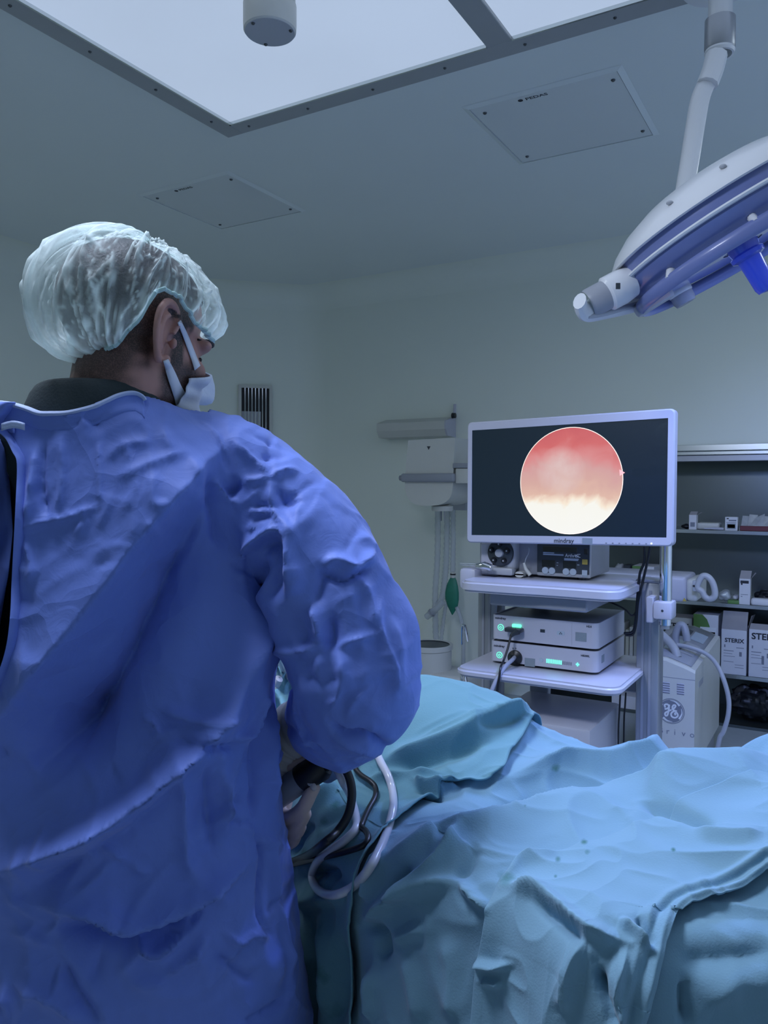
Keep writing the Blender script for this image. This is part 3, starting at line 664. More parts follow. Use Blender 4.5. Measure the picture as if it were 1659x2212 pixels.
def shelf(z0, z1, yf, yb, x0, x1, wave=0.0, r=.05):
    n = 24; fr = []
    for k in range(n + 1):
        u = k / n; x = x0 + r + (x1 - x0 - 2 * r) * u
        fr.append((x, yf + wave * (1 / (1 + math.exp(-(u - .45) * 22)))))
    arcR = [(x1 - r + r * math.sin(t), fr[-1][1] + r - r * math.cos(t)) for t in np.linspace(0, math.pi / 2, 7)[1:]]
    arcL = [(x0 + r - r * math.sin(t), fr[0][1] + r - r * math.cos(t)) for t in np.linspace(math.pi / 2, 0, 7)[:-1]]
    out = arcL + fr + arcR + [(x1, yb), (x0, yb)]
    V, Fc = prism([(p[0], p[1], z0) for p in out], (0, 0, z1 - z0)); 
    bm = bmesh.new(); vs = [bm.verts.new(v) for v in V]
    for q in Fc: bm.faces.new([vs[i] for i in q])
    bm.normal_update()
    ed = [e for e in bm.edges if abs(e.verts[0].co.z - e.verts[1].co.z) < 1e-6]
    bmesh.ops.bevel(bm, geom=ed, offset=min(.008, (z1 - z0) * .35), segments=3, affect='EDGES')
    v = [tuple(q.co) for q in bm.verts]; bm.verts.index_update(); f = [[q.index for q in p.verts] for p in bm.faces]; bm.free(); return v, f
put('shelf', shelf(1.052, 1.088, 2.30, 2.78, XCL + .03, -.575, .012), WHITEP, cart)
put('shelf', shelf(.781, .807, 2.29, 2.79, XCL + .02, -.565), WHITEP, cart)
put('shelf', shelf(.40, .425, 2.29, 2.79, XCL + .02, -.565), WHITEP, cart)
put('base', box(XCL - .06, XCR + .06, 2.30, 2.85, .07, .12, .02, 2), GREYP, cart)
for x in (XCL - .02, XCR + .02):
    for y in (2.34, 2.80):
        c_ = put('caster', lathe([(.0, -.016), (.03, -.016), (.034, -.01), (.034, .01), (.03, .016), (.0, .016)], (x, y, .035), X1, 18), DARKP, cart)
        put('fork', box(x - .02, x + .02, y - .015, y + .015, .055, .075, .003, 1), ALU, c_)
put('drawer_tray', box(-1.0, -.68, 2.36, 2.74, 1.008, 1.05, .006, 1), GREYP, cart)
# side tray / rail with clamps at the left
put('side_tray', box(XCL - .02, XCL + .04, 2.42, 2.60, 1.045, 1.115, .012, 2), WHITEP, cart)
put('rail', cyl((XCL - .02, 2.43, 1.128), (XCL + .09, 2.43, 1.128), .0045, n=10), CHROME, cart)
put('rail_clamp', tube([(XCL + .045, 2.42, 1.125), (XCL + .075, 2.415, 1.128), (XCL + .1, 2.415, 1.122)], [.008, .014, .011], 12), CHROME, cart)
put('rail_bracket', box(XCL + .035, XCL + .10, 2.47, 2.54, 1.09, 1.20, .006, 1), WHITEP, cart)
for z in (.90, .735):
    put('hook', tube(crom([(XCL - .045, 2.50, z - .06), (XCL - .045, 2.50, z), (XCL - .038, 2.50, z + .008), (XCL - .031, 2.50, z), (XCL - .031, 2.52, z - .05)], 4), .0045, 8), CHROME, cart)
# pole with clamp for the monitor
pc = YP(1438, 1250, 2.56); pr = .0185
put('pole', cyl((pc[0], 2.56, YP(1438, 1350, 2.56)[2]), (pc[0], 2.56, 1.5), pr, n=28), CHROME, cart)
kz0, kz1 = YP(1430, 1338, 2.53)[2], YP(1430, 1300, 2.53)[2]
put('pole_clamp', box(pc[0] - .03, pc[0] + .026, 2.525, 2.60, kz0, kz1, .006, 2), WHITEP, cart)
put('clamp_plate', box(pc[0] - .052, pc[0] - .03, 2.53, 2.60, kz0 - .014, kz1 + .012, .003, 1), WHITEP, cart)
put('clamp_screw', lathe([(0, .0012), (.0035, .0012), (.004, 0)], (pc[0] - .002, 2.525, (kz0 + kz1) / 2), -Y1, 10), DARKP, cart)
put('pole_end', cyl((pc[0], 2.56, YP(1438, 1358, 2.56)[2]), (pc[0], 2.56, YP(1438, 1340, 2.56)[2]), pr * .8, n=20), ALU, cart)
put('monitor_arm', box(-.80, pc[0] - .01, 2.50, 2.56, 1.40, 1.45, .006, 1), ALU, cart)

# ================================================================== monitor
mon = thing('surgical_monitor', 'wide white framed monitor showing a round pink endoscope view', 'monitor', (-.77, 2.42, 1.19))
MX0, MX1, MZ0, MZ1, MY = -1.097, -.440, 1.203, 1.600, 2.395
def mp(x, z, y=MY):   # slight turn of the monitor so its right side stands a little nearer
    return np.array([x, y - (x - MX0) * .02, z + (x - MX0) * .022])
out = rrect(MX0, MX1, MZ0, MZ1, .014)
inn = [(-1.079, 1.5665), (-1.079, 1.2285), (-.459, 1.2285), (-.459, 1.5665)]
# bezel: front ring + side walls
sx0, sx1, sz0, sz1 = -1.079, -.459, 1.2285, 1.573
k5 = 6; innr = []
for cx_, cz_ in ((sx1, sz1), (sx0, sz1), (sx0, sz0), (sx1, sz0)): innr += [(cx_, cz_)] * k5
n = len(out); o2 = rrect(MX0 + .004, MX1 - .004, MZ0 + .004, MZ1 - .004, .012)
V = [mp(p[0], p[1], MY + .006) for p in out] + [mp(p[0], p[1], MY) for p in o2] + [mp(p[0], p[1], MY) for p in innr] + [mp(p[0], p[1], MY + .004) for p in innr] + [mp(p[0], p[1], MY + .042) for p in out]
Fc = []
for k in range(n):
    j = (k + 1) % n; Fc += [(k, j, n + j, n + k), (n + k, n + j, 2 * n + j, 2 * n + k), (2 * n + k, 2 * n + j, 3 * n + j, 3 * n + k), (k, 4 * n + k, 4 * n + j, j)]
Fc.append(tuple(range(4 * n, 5 * n)))
put('bezel', (V, [tuple(dict.fromkeys(q)) for q in Fc]), WHITEP, mon, angle=30)
SCREEN = mat('screen_black', (0.006, 0.010, 0.016), 0.25, vary=.05, coat=.2, emit=(0.004, 0.010, 0.017), estr=1.0)
scr = put('screen', ([mp(sx0, sz0, MY + .003), mp(sx1, sz0, MY + .003), mp(sx1, sz1, MY + .003), mp(sx0, sz1, MY + .003)], [(0, 1, 2, 3)]), SCREEN, mon, smooth=False)
put('back_shell', box(-1.0, -.54, MY + .035, MY + .075, 1.25, 1.56, .02, 2), WHITEP, mon)
ccp = (YP(1117, 1044, MY) + YP(1341, 1044, MY)) / 2; cr = (YP(1341, 1044, MY)[0] - YP(1117, 1044, MY)[0]) / 2
ccp = YP(1231, 1044, MY - .006); cz = ccp[2]; cr = (YP(1229, 930, MY)[2] - YP(1229, 1158, MY)[2]) / 2
# the endoscope picture
ENDO, N, L, B = nt_new('endoscope_picture')
tc = N.new('ShaderNodeTexCoord'); mpn = N.new('ShaderNodeMapping'); L.new(tc.outputs['Object'], mpn.inputs['Vector'])
mpn.inputs['Location'].default_value = (0, 0, 0)
sep = N.new('ShaderNodeSeparateXYZ'); L.new(mpn.outputs['Vector'], sep.inputs['Vector'])
nz = N.new('ShaderNodeTexNoise'); nz.inputs['Scale'].default_value = 11; nz.inputs['Detail'].default_value = 7; nz.inputs['Distortion'].default_value = .9
L.new(mpn.outputs['Vector'], nz.inputs['Vector'])
nz2 = N.new('ShaderNodeTexNoise'); nz2.inputs['Scale'].default_value = 26; nz2.inputs['Detail'].default_value = 4
L.new(mpn.outputs['Vector'], nz2.inputs['Vector'])
def math_(op, a, b=None, c=None):
    nd = N.new('ShaderNodeMath'); nd.operation = op
    for i, q in enumerate((a, b, c)):
        if q is None: continue
        if isinstance(q, (int, float)): nd.inputs[i].default_value = q
        else: L.new(q, nd.inputs[i])
    return nd.outputs[0]
ux = math_('DIVIDE', sep.outputs['X'], cr); uz = math_('DIVIDE', sep.outputs['Z'], cr)
hgt = math_('ADD', uz, math_('MULTIPLY', math_('SUBTRACT', nz.outputs['Fac'], .5), .62))
hgt = math_('ADD', hgt, math_('MULTIPLY', math_('ABSOLUTE', math_('ADD', ux, .05)), .10))
cr1 = N.new('ShaderNodeValToRGB'); e = cr1.color_ramp.elements
stops = [(0.0, (1, 1, .96)), (.30, (1, .99, .92)), (.345, (1, .86, .70)), (.41, (.80, .52, .42)), (.52, (.72, .43, .38)), (.64, (.70, .38, .37)), (.74, (.74, .27, .27)), (.86, (.68, .15, .15)), (1, (.62, .12, .13))]
e[0].position, e[0].color = stops[0][0], (*stops[0][1], 1); e[1].position, e[1].color = stops[-1][0], (*stops[-1][1], 1)
for p_, c_ in stops[1:-1]:
    q = e.new(p_); q.color = (*c_, 1)
fac = math_('MULTIPLY_ADD', hgt, .5, .5); L.new(fac, cr1.inputs['Fac'])
mixc = N.new('ShaderNodeMix'); mixc.data_type = 'RGBA'; L.new(cr1.outputs['Color'], mixc.inputs['A']); mixc.inputs['B'].default_value = (.80, .62, .60, 1)
# pale cloud in the middle
rr = math_('ADD', math_('POWER', math_('ADD', ux, .18), 2.0), math_('POWER', math_('SUBTRACT', uz, .18), 2.0))
cl = math_('MULTIPLY', math_('SUBTRACT', 1.0, math_('MINIMUM', math_('MULTIPLY', rr, 4.0), 1.0)), math_('MULTIPLY', nz2.outputs['Fac'], 1.3))
L.new(math_('MINIMUM', cl, 1.0), mixc.inputs['Factor'])
L.new(mixc.outputs['Result'], B.inputs['Emission Color']); B.inputs['Emission Strength'].default_value = .86
B.inputs['Base Color'].default_value = (.01, .01, .01, 1); B.inputs['Roughness'].default_value = .3
nn = 72; ring = []
for k in range(nn):
    t = 2 * math.pi * k / nn; ring.append((ccp[0] + cr * .985 * math.cos(t), cz + cr * math.sin(t)))
V = [mp(p[0], p[1], MY + .0018) for p in ring]
base_z = [v[2] for v in V]
io = put('endoscope_view', (np.array(V), [tuple(range(nn))]), ENDO, mon, smooth=False, label='round pink and white endoscope picture on black screen')
ctr = np.mean(V, axis=0)
io.data.transform(Matrix.Translation(Vector(-(ctr - rootloc(mon))))); io.location = ctr - rootloc(mon)
io.parent = mon
RIM = mat('picture_rim', (.5, .4, .3), .4, emit=(1, .85, .74), estr=.9)
rim_o = np.array([mp(ctr[0] + cr * .985 * math.cos(2 * math.pi * k / nn), 0, MY) for k in range(nn)])
q = [ctr + np.array([cr * .985 * f_ * math.cos(2 * math.pi * k / nn), -.0003 - cr * .985 * f_ * math.cos(2 * math.pi * k / nn) * .02, cr * f_ * math.sin(2 * math.pi * k / nn) + cr * f_ * math.cos(2 * math.pi * k / nn) * .022]) for f_ in (1.0, 1.013) for k in range(nn)]
put('picture_rim', (q, [(k, (k + 1) % nn, nn + (k + 1) % nn, nn + k) for k in range(nn)]), RIM, mon, smooth=False)
tp = [YP(1338, 1014, MY - .013), YP(1350, 1021, MY - .013), YP(1339, 1028, MY - .013)]
put('orientation_notch', (np.array(tp), [(0, 1, 2)]), mat('notch_pink', (.4, .2, .2), .4, emit=(.85, .42, .40), estr=1.0), mon, smooth=False)
exm = np.array([1, -.02, .022]); exm /= np.linalg.norm(exm)
o = YP(1197, 1172, MY - .004); o[1] = MY - (o[0] - MX0) * .02 - .0004
text('lettering', 'mindray', .0195, o, exm, Z1, INK, mon, bold=.012, sx=1.0)
sp = YP(1258, 1180, MY - .008); sp[1] = MY - (sp[0] - MX0) * .02 - .0006; sp[2] = mp(sp[0], 1.2055)[2]
put('sticker', box(sp[0], sp[0] + .031, sp[1] - .0008, sp[1], sp[2], sp[2] + .019), STICKER, mon, smooth=False)
for k in range(7):
    q = mp(-.635 + k * .0195, 1.2085, MY - .0004); put('key_mark', box(q[0], q[0] + .0045, q[1] - .0004, q[1], q[2], q[2] + .003), INKG, mon, smooth=False)
q = mp(-.503, 1.2085, MY - .0006); put('power_light', box(q[0], q[0] + .0045, q[1] - .0005, q[1], q[2], q[2] + .0045), WHITELED, mon, smooth=False)

# ================================================================== the two white units
def unit(name, label, x0, x1, y0, y1, z0, z1):
    r = thing(name, label, 'medical unit', ((x0 + x1) / 2, (y0 + y1) / 2, z0))
    V, Fc = prism([(p[0], y0 + .010, p[1]) for p in rrect(x0 + .006, x1 - .006, z0 + .006, z1 - .003, .004, 3)], (0, y1 - y0 - .010, 0))
    put('case', (V, Fc), GREYP, r, angle=30)
    # front cover with rounded vertical edges that wraps the sides
    rr_ = .022; o_ = []
    for cxx, s_ in ((x1 - rr_, 1), (x0 + rr_, -1)):
        ts = np.linspace(0, math.pi / 2, 7); arc_ = [(cxx + s_ * rr_ * math.cos(t), y0 + rr_ - rr_ * math.sin(t)) for t in ts]
        o_ += arc_ if s_ > 0 else arc_[::-1]
    out_ = [(x1, y1 - .02)] + o_ + [(x0, y1 - .02)]
    g = G()
    outer = np.array(out_); innerp = [(x1 - .004, y1 - .02)] + [((p[0] - (x0 + x1) / 2) * .975 + (x0 + x1) / 2, max(p[1], y0 + .004) + .004) for p in o_] + [(x0 + .004, y1 - .02)]
    V = [(p[0], p[1], z) for z in (z0, z1) for p in out_] + [(p[0], p[1], z) for z in (z0, z1) for p in innerp]
    n_ = len(out_); Fc = []
    for k in range(n_ - 1):
        Fc += [(k, k + 1, n_ + k + 1, n_ + k), (2 * n_ + k, 3 * n_ + k, 3 * n_ + k + 1, 2 * n_ + k + 1), (n_ + k, n_ + k + 1, 3 * n_ + k + 1, 3 * n_ + k), (k, 2 * n_ + k, 2 * n_ + k + 1, k + 1)]
    Fc += [(0, n_, 3 * n_, 2 * n_), (n_ - 1, 3 * n_ - 1, 4 * n_ - 1, 2 * n_ - 1)]
    put('front_cover', (V, Fc), WHITEP, r, angle=40)
    for xx in (x0 + .04, x1 - .04):
        for yy in (y0 + .05, y1 - .05):
            put('foot', cyl((xx, yy, z0 - .0085), (xx, yy, z0 + .006), .012, n=14), DARKP, r)
    return r
def c2(x, y): return (1000 + x * 420 / 1659, 1160 + y * 420 / 1659)
UY = 2.42
def U(x, y, d=.0005): return ony(*c2(x, y), UY - d)
u1 = unit('camera_control_unit', 'upper white video unit with black plug and green power light', -1.016, -.664, UY, 2.766, .889, .968)
u2 = unit('light_source_unit', 'lower white light source unit with green level bar and grey cable', -1.021, -.664, UY, 2.766, .8155 - .0, .881)
def pbutton(r, x, y):
    c = U(x, y); 
    rg = put('power_button', lathe([(0.0085, .001), (.0105, .001), (.0105, 0)], c, -Y1, 24), GREENLED, r)
    put('button_face', lathe([(0, .0006), (.0085, .0006)], c, -Y1, 24), LBLUEP, rg)
    put('power_symbol', tube([c + (-.003, -.001, .003), c + (-.005, -.001, -.001), c + (0, -.001, -.005), c + (.005, -.001, -.001), c + (.003, -.001, .003)], .0008, 6), GREENLED, rg)
    put('power_symbol', cyl(c + (0, -.001, 0), c + (0, -.001, .005), .0008, n=6), GREENLED, rg)
pbutton(u1, 323, 771); pbutton(u2, 312, 1007)
text('lettering', 'mindray', .0105, U(275, 697), X1, Z1, INK, u1, bold=.03, sx=1.1)
text('lettering', 'mindray', .0105, U(264, 933), X1, Z1, INK, u2, bold=.03, sx=1.1)
text('lettering', 'HD3', .0085, U(1053, 770), X1, Z1, INK, u1, bold=.03)
text('lettering', 'HB200L', .0085, U(1006, 1018), X1, Z1, INK, u2, bold=.03)
def uquad(r, nm, x0, y0, x1, y1, mm, th=.001):
    a, b = U(x0, y1, 0), U(x1, y0, 0); return put(nm, box(a[0], b[0], UY - th, UY, min(a[2], b[2]), max(a[2], b[2])), mm, r, smooth=False)
uquad(u1, 'panel_seam', 929, 730, 932, 925, INKG, .0004)
uquad(u1, 'usb_port', 660, 790, 700, 812, DARKP)
uquad(u1, 'sticker', 960, 820, 1055, 885, STICKER)
uquad(u2, 'sticker', 527, 1040, 615, 1100, STICKER)
put('socket', prism([(p[0], UY - .0006, p[1]) for p in rrect(U(800, 820)[0], U(868, 820)[0], U(834, 838)[2], U(834, 803)[2], .004)], (0, .0006, 0)), LBLUEP, u1, smooth=False)
for x, y in ((826, 826), (842, 826), (834, 815)):
    put('socket_pin', lathe([(0, .0012), (.0016, .0012), (.0016, 0)], U(x, y), -Y1, 8), DARKP, u1)
# black plug and lead on the upper unit
a, b = U(380, 790), U(522, 790)
pl = put('plug', box(a[0], b[0], UY - .03, UY - .0002, U(450, 805)[2], U(450, 768)[2], .004, 2), DARKP, u1)
put('plug_light', box(U(425, 750)[0], U(502, 750)[0], UY - .010, UY - .0002, U(460, 770)[2], U(460, 742)[2], .002, 1), GREENLED, u1)
put('plug_neck', tube([U(470, 800, .02), U(430, 825, .024), U(405, 850, .03)], [.013, .008, .005], 10), DARKP, u1)
put('plug_lead', tube(crom([U(412, 835, .03), U(400, 880, .04), U(380, 960, .055), U(345, 1060, .08), U(322, 1110, .125), U(310, 1200, .14), U(290, 1330, .14), U(285, 1500, .13)], 6), .0037, 8), BLACKP, u1)
# light guide connector on the lower unit
c = U(446, 1028)
sk = put('guide_socket', lathe([(0, .016), (.011, .016), (.016, .012), (.0235, .008), (.0245, 0)], c, -Y1, 28), BLACKP, u2)
put('guide_cable', tube(crom([U(440, 1028, .016), U(418, 1052, .05), U(370, 1095, .085), U(320, 1160, .125), U(280, 1230, .14), U(245, 1310, .15), U(225, 1360, .15), U(180, 1500, .14)], 6), .0066, 12), GREYCABLE, u2)
for x in (428, 450): put('icon', lathe([(0.0015, .0006), (.0026, .0006)], U(x, 950), -Y1, 10), INK, u2)
put('minus_button', lathe([(0, .0008), (.0062, .0008), (.0066, 0)], U(667, 1050), -Y1, 18), LBLUEP, u2)
uquad(u2, 'minus_sign', 656, 1048, 678, 1055, GREENLED, .0012)
uquad(u2, 'plus_sign', 964, 1083, 993, 1092, GREENLED, .0012); uquad(u2, 'plus_sign', 974, 1072, 983, 1103, GREENLED, .0012)
for k in range(13):
    x = 712 + k * 17.2; y0 = 1040 + k * 2.1
    uquad(u2, 'level_bar', x, y0 + (0 if k < 8 else 4), x + (11 if k < 8 else 8), y0 + (33 if k < 8 else 30), GREENLED if k < 8 else INKG, .0012)
a = (u2.location.x, 0, 0)
put('side_label', box(-.664, -.6632, UY + .045, UY + .075, .838, .862), STICKER, u2, smooth=False)

# ================================================================== pump on the top shelf
PY = 2.50
def PU(x, y, d=0): return ony(*c2(x, y), PY - d)
pump = thing('arthroscopy_pump', 'grey fluid pump with dark keypad and roller head under the monitor', 'pump', (-.9, 2.6, 1.0885))
px0, px1 = PU(480, 200)[0], PU(1085, 200)[0]; pz0, pz1 = 1.0965, 1.262
put('case', box(px0 - .15, px1, PY + .012, 2.74, pz0, pz1, .008, 2), GREYP, pump)
fz = PU(900, 372)[2]
put('front_panel', box(PU(628, 200)[0], px1 + .002, PY, PY + .014, pz0, pz1, .006, 2), MIDGREY, pump)
kp = put('keypad', box(PU(634, 200)[0], PU(1080, 200)[0], PY - .0012, PY + .001, pz0 + .012, pz1 - .008, .0008, 1), DARKP, pump, smooth=False)
def pq(nm, x0, y0, x1, y1, mm, th=.0022):
    a, b = PU(x0, y1), PU(x1, y0); return put(nm, box(a[0], b[0], PY - th, PY - .001, min(a[2], b[2]), max(a[2], b[2]), .0006, 1), mm, kp, smooth=False)
BLK = mat('display_black', (.006, .008, .012), .15, coat=.5)
pq('display', 675, 200, 790, 252, BLK); pq('display', 855, 210, 970, 262, BLK); pq('display', 683, 88, 975, 122, BLK)
for x, y in ((703, 285), (760, 289), (880, 296), (940, 300)):
    put('round_key', lathe([(0, .0026), (.0105, .0026), (.0115, .001), (.0115, 0)], PU(x, y, .001), -Y1, 20), LBLUEP, kp)
pq('square_key', 1018, 192, 1065, 234, YELLOWP); pq('square_key', 1016, 284, 1062, 330, LBLUEP); pq('square_key', 1036, 100, 1068, 148, BLK)
text('lettering', 'Arthrex', .0155, PU(872, 170, .0014), X1, Z1, INKW, kp, bold=.01, sx=.9)
for x0, y0, x1 in ((865, 185, 990), (865, 195, 985), (685, 132, 780), (685, 148, 860), (690, 312, 775), (890, 328, 925), (800, 218, 816), (800, 240, 812), (1010, 336, 1064), (975, 236, 995)):
    pq('print_line', x0, y0, x1, y0 + 4, LBLUEP, .0016)
put('emblem', tube(crom([PU(955, 168, .0016), PU(975, 150, .0016), PU(1002, 148, .0016)], 3), .0012, 6), INKW, kp)
put('emblem', tube(crom([PU(955, 150, .0016), PU(975, 165, .0016), PU(1002, 175, .0016)], 3), .0012, 6), INKW, kp)
# roller head
rcx, rcz = PU(352, 160)[0], PU(352, 160)[2] + .012
hb = put('roller_housing', box(PU(235, 200)[0], PU(470, 200)[0], PY - .03, PY + .05, pz0 + .01, pz1, .02, 3), MIDGREY, pump)
rh = put('roller_disc', lathe([(0, .012), (.038, .012), (.044, .008), (.046, 0)], (rcx, PY - .03, rcz), -Y1, 36), DARKP, pump)
put('roller_hub', lathe([(0, .020), (.013, .020), (.015, .012)], (rcx, PY - .03, rcz), -Y1, 20), MIDGREY, rh)
for k in range(5):
    t = 2 * math.pi * k / 5 + .3; q = (rcx + .03 * math.cos(t), PY - .04, rcz + .03 * math.sin(t))
    put('roller', lathe([(0, .012), (.008, .012), (.0095, .008), (.0095, 0)], q, -Y1, 14), BLACKP, rh)
    put('roller_cap', lathe([(0, .0126), (.003, .0126)], q, -Y1, 10), MIDGREY, rh)
put('housing_lip', box(PU(240, 330)[0], PU(465, 330)[0], PY - .045, PY - .005, pz0 - .002, pz0 + .024, .008, 2), MIDGREY, pump)
put('lever', tube([PU(520, 220, .02), PU(535, 270, .02), PU(575, 325, .02)], [.004, .006, .007], 10), CREAMP, pump)
put('lever_knob', prism([(p[0], PY - .03, p[1]) for p in rrect(PU(470, 310)[0], PU(545, 310)[0], PU(500, 338)[2], PU(500, 288)[2], .012)], (0, .03, 0)), CREAMP, pump)
put('drip_tube', tube(crom([PU(560, 90, .03), PU(562, 130, .03), PU(535, 190, .03), PU(530, 220, .03)], 4), .0014, 6), CLEARTUBE, pump)
for xx in (px0 - .10, px1 - .04): 
    for yy in (PY + .04, 2.70): put('foot', cyl((xx, yy, 1.0885), (xx, yy, pz0 + .004), .012, n=12), DARKP, pump)

# unit on the bottom shelf of the trolley
r = thing('printer_unit', 'white unit on the lowest trolley shelf, mostly hidden by the drape', 'medical unit', (-.8, 2.5, .425))
put('case', box(-.99, -.66, 2.34, 2.70, .4255, .66, .012, 2), WHITEP, r)
put('front_slot', box(-.94, -.72, 2.336, 2.3405, .50, .52), DARKP, r, smooth=False)
# black monitor leads
for k, pts in enumerate(([(1392, 1180), (1391, 1215), (1382, 1240), (1377, 1290), (1372, 1345), (1366, 1365), (1348, 1368)], [(1404, 1180), (1399, 1210), (1390, 1250), (1378, 1300), (1374, 1345), (1367, 1370), (1352, 1372)], [(1312, 1298), (1335, 1308), (1352, 1318), (1366, 1330), (1376, 1318)])):
    put('monitor_lead', tube(crom([ony(*p, 2.57) for p in pts], 5), .0042 if k < 2 else .003, 8), BLACKP, label=('black lead falling straight from the monitor beside the pole', 'black lead bending away nearest the chrome pole', 'thin black lead running out from under the top trolley shelf')[k], cat='cable', group='black leads at the trolley', loc=ony(*pts[-1], 2.57))
# thin dark leads under the middle shelf
for k, (px, a, b) in enumerate(((1340, 1498, 1580), (1352, 1496, 1560), (1040, 1470, 1600))):
    put('hanging_lead', tube(crom([ony(px, a, 2.62), ony(px - 2, (a + b) / 2, 2.62), ony(px - 4, b, 2.62), ony(px - 5, b + 120, 2.62)], 4), .003, 6), BLACKP, label=('thin dark lead under the middle shelf, left of two', 'thin dark lead under the middle shelf, right of two', 'thin dark lead beside the left trolley upright')[k], cat='cable', group='thin leads under the trolley shelf', loc=ony(px, b, 2.62))
# ================================================================== surgical lamp
lamp = thing('surgical_lamp', 'white surgical lamp head with blue underside on a slim ceiling arm', 'surgical lamp', at(1555, 5, 2.35))
TL = math.radians(28)
e1 = R_ * math.cos(TL) + U_ * math.sin(TL)                 # along the visible disc
nv = -R_ * math.sin(TL) + U_ * math.cos(TL)                # disc axis, up
tilt = math.radians(2.5)
nv = nv * math.cos(tilt) + _f * math.sin(tilt); nv /= np.linalg.norm(nv)
Rl = 0.30
LC = at(1345, 608, 1.95) + e1 * Rl + nv * .035
LSHELL = mat('lamp_shell_white', (.70, .72, .74), .3, vary=.02, coat=.3)
LBLUE = mat('lamp_blue_band', (.16, .20, .42), .3, vary=.05, coat=.2)
LGLASS = mat('lamp_lens_blue', (.10, .14, .50), .15, vary=.1, coat=.4, scale=30)
HBL = mat('lamp_handle_blue', (.05, .09, .50), .25, vary=.05, coat=.5)
def lamp_head(root_, LC, e1, nv):
    def LP(p): return [(r_ * .81, h_ * .84) for r_, h_ in p]
    put('upper_shell', lathe(LP([(0, .118), (.06, .117), (.14, .110), (.22, .093), (.29, .066), (.34, .034), (.366, .008), (.37, .0), (.362, -.004), (.345, -.001)]), LC, nv, 72), LSHELL, root_)
    put('middle_band', lathe(LP([(.348, -.001), (.352, -.02), (.350, -.04)]), LC, nv, 72), LBLUE, root_)
    put('rim_ring', lathe(LP([(.348, -.036), (.366, -.038), (.370, -.043), (.366, -.048), (.345, -.05)]), LC, nv, 72), LSHELL, root_)
    put('lower_body', lathe(LP([(.352, -.047), (.356, -.056), (.340, -.082), (.31, -.102), (.27, -.112), (0, -.114)]), LC, nv, 72), LBLUE, root_)
    lens = put('lens', lathe(LP([(0.06, -.1155), (.262, -.1135), (.266, -.110)]), LC, nv, 72), LGLASS, root_)
    # soft-touch screws on the shell
    for k in range(2):
        a = math.radians(222 + k * 28); a1 = e1; a2 = np.cross(nv, a1)
        q = LC + nv * .0445 + .258 * (math.cos(a) * a1 + math.sin(a) * a2)
        put('shell_cap', ellipsoid(q, (.008, .008, .005), 10, 6), MIDGREY, root_)
    # hand ring under the head
    a2 = np.cross(nv, e1)
    ringp = [LC - nv * .106 + .275 * (math.cos(t) * e1 + math.sin(t) * a2) for t in np.linspace(0, 2 * math.pi, 64, endpoint=False)]
    put('hand_ring', tube(ringp, .017, 10, closed=True, flat=(1.0, .55), up=nv), LBLUE, root_)
    for t in (205, 250, 290, 335):
        t = math.radians(t); q = .275 * (math.cos(t) * e1 + math.sin(t) * a2)
        put('ring_bracket', cyl(LC - nv * .10 + q, LC - nv * .07 + q * .9, .010, n=10), LSHELL, root_)
    # centre handle
    put('handle', lathe([(0, -.225), (.021, -.222), (.025, -.21), (.027, -.16), (.029, -.13)], LC, nv, 28), HBL, root_)
    put('handle_collar', lathe([(.029, -.133), (.040, -.128), (.041, -.118), (.034, -.113), (.039, -.094)], LC, nv, 28), HBL, root_)
lamp_head(lamp, LC, e1, nv)
# joint at the tip
J0 = LC - e1 * Rl - nv * .02
put('joint_collar', lathe([(.030, .035), (.038, .03), (.043, 0), (.043, -.035), (.036, -.042)], J0 - e1 * .012 - nv * .025, e1, 32), LSHELL, lamp)
put('joint_cap', lathe([(.037, -.038), (.037, -.085), (.034, -.092)], J0 - e1 * .012 - nv * .025, e1, 32), GREYP, lamp)
put('joint_end', lathe([(0, -.0925), (.029, -.0925), (.035, -.090)], J0 - e1 * .012 - nv * .025, e1, 32), STEELB, lamp)
V, Fc = box(-.005, .005, -.002, .002, -.007, .007)
put('joint_slot', (np.array(V) @ np.array([R_, _f, U_]) + at(1335, 618, 1.885), Fc), DARKP, lamp, smooth=False)
# yoke arm running behind the head
yk = crom([at(1252, 650, 1.90), at(1262, 672, 1.93), at(1300, 668, 1.98), at(1360, 655, 2.06), at(1420, 636, 2.13), at(1478, 610, 2.20)], 6)
put('yoke', tube(yk, .026, 12, flat=(1.0, .6), up=U_), LSHELL, lamp)
put('yoke_grey_face', tube(crom([at(1268, 684, 1.925), at(1310, 676, 1.965), at(1385, 655, 2.06)], 5), .010, 10, flat=(.7, .6), up=U_), MIDGREY, lamp)
put('pivot', lathe([(0, -.04), (.026, -.04), (.03, -.03), (.03, .03), (.026, .04)], at(1467, 628, 2.16), nv, 24), GREYP, lamp)
put('pivot_ring', lathe([(.031, -.012), (.033, -.008), (.033, .008), (.031, .012)], at(1467, 628, 2.16), nv, 24), LSHELL, lamp)
hp = at(1412, 652, 2.02)
V, Fc = box(-.055, .055, -.012, .012, -.016, .016, .01, 2); tl = math.radians(32)
ea = R_ * math.cos(tl) + U_ * math.sin(tl); eb = -R_ * math.sin(tl) + U_ * math.cos(tl)
hpd = put('control_pod', (np.array(V) @ np.array([ea, _f, eb]) + hp, Fc), MIDGREY, lamp)
V, Fc = box(-.03, .04, -.0135, -.0122, -.009, .010)
put('pod_screen', (np.array(V) @ np.array([ea, _f, eb]) + hp, Fc), mat('pod_pink', (.62, .50, .48), .5), hpd, smooth=False)
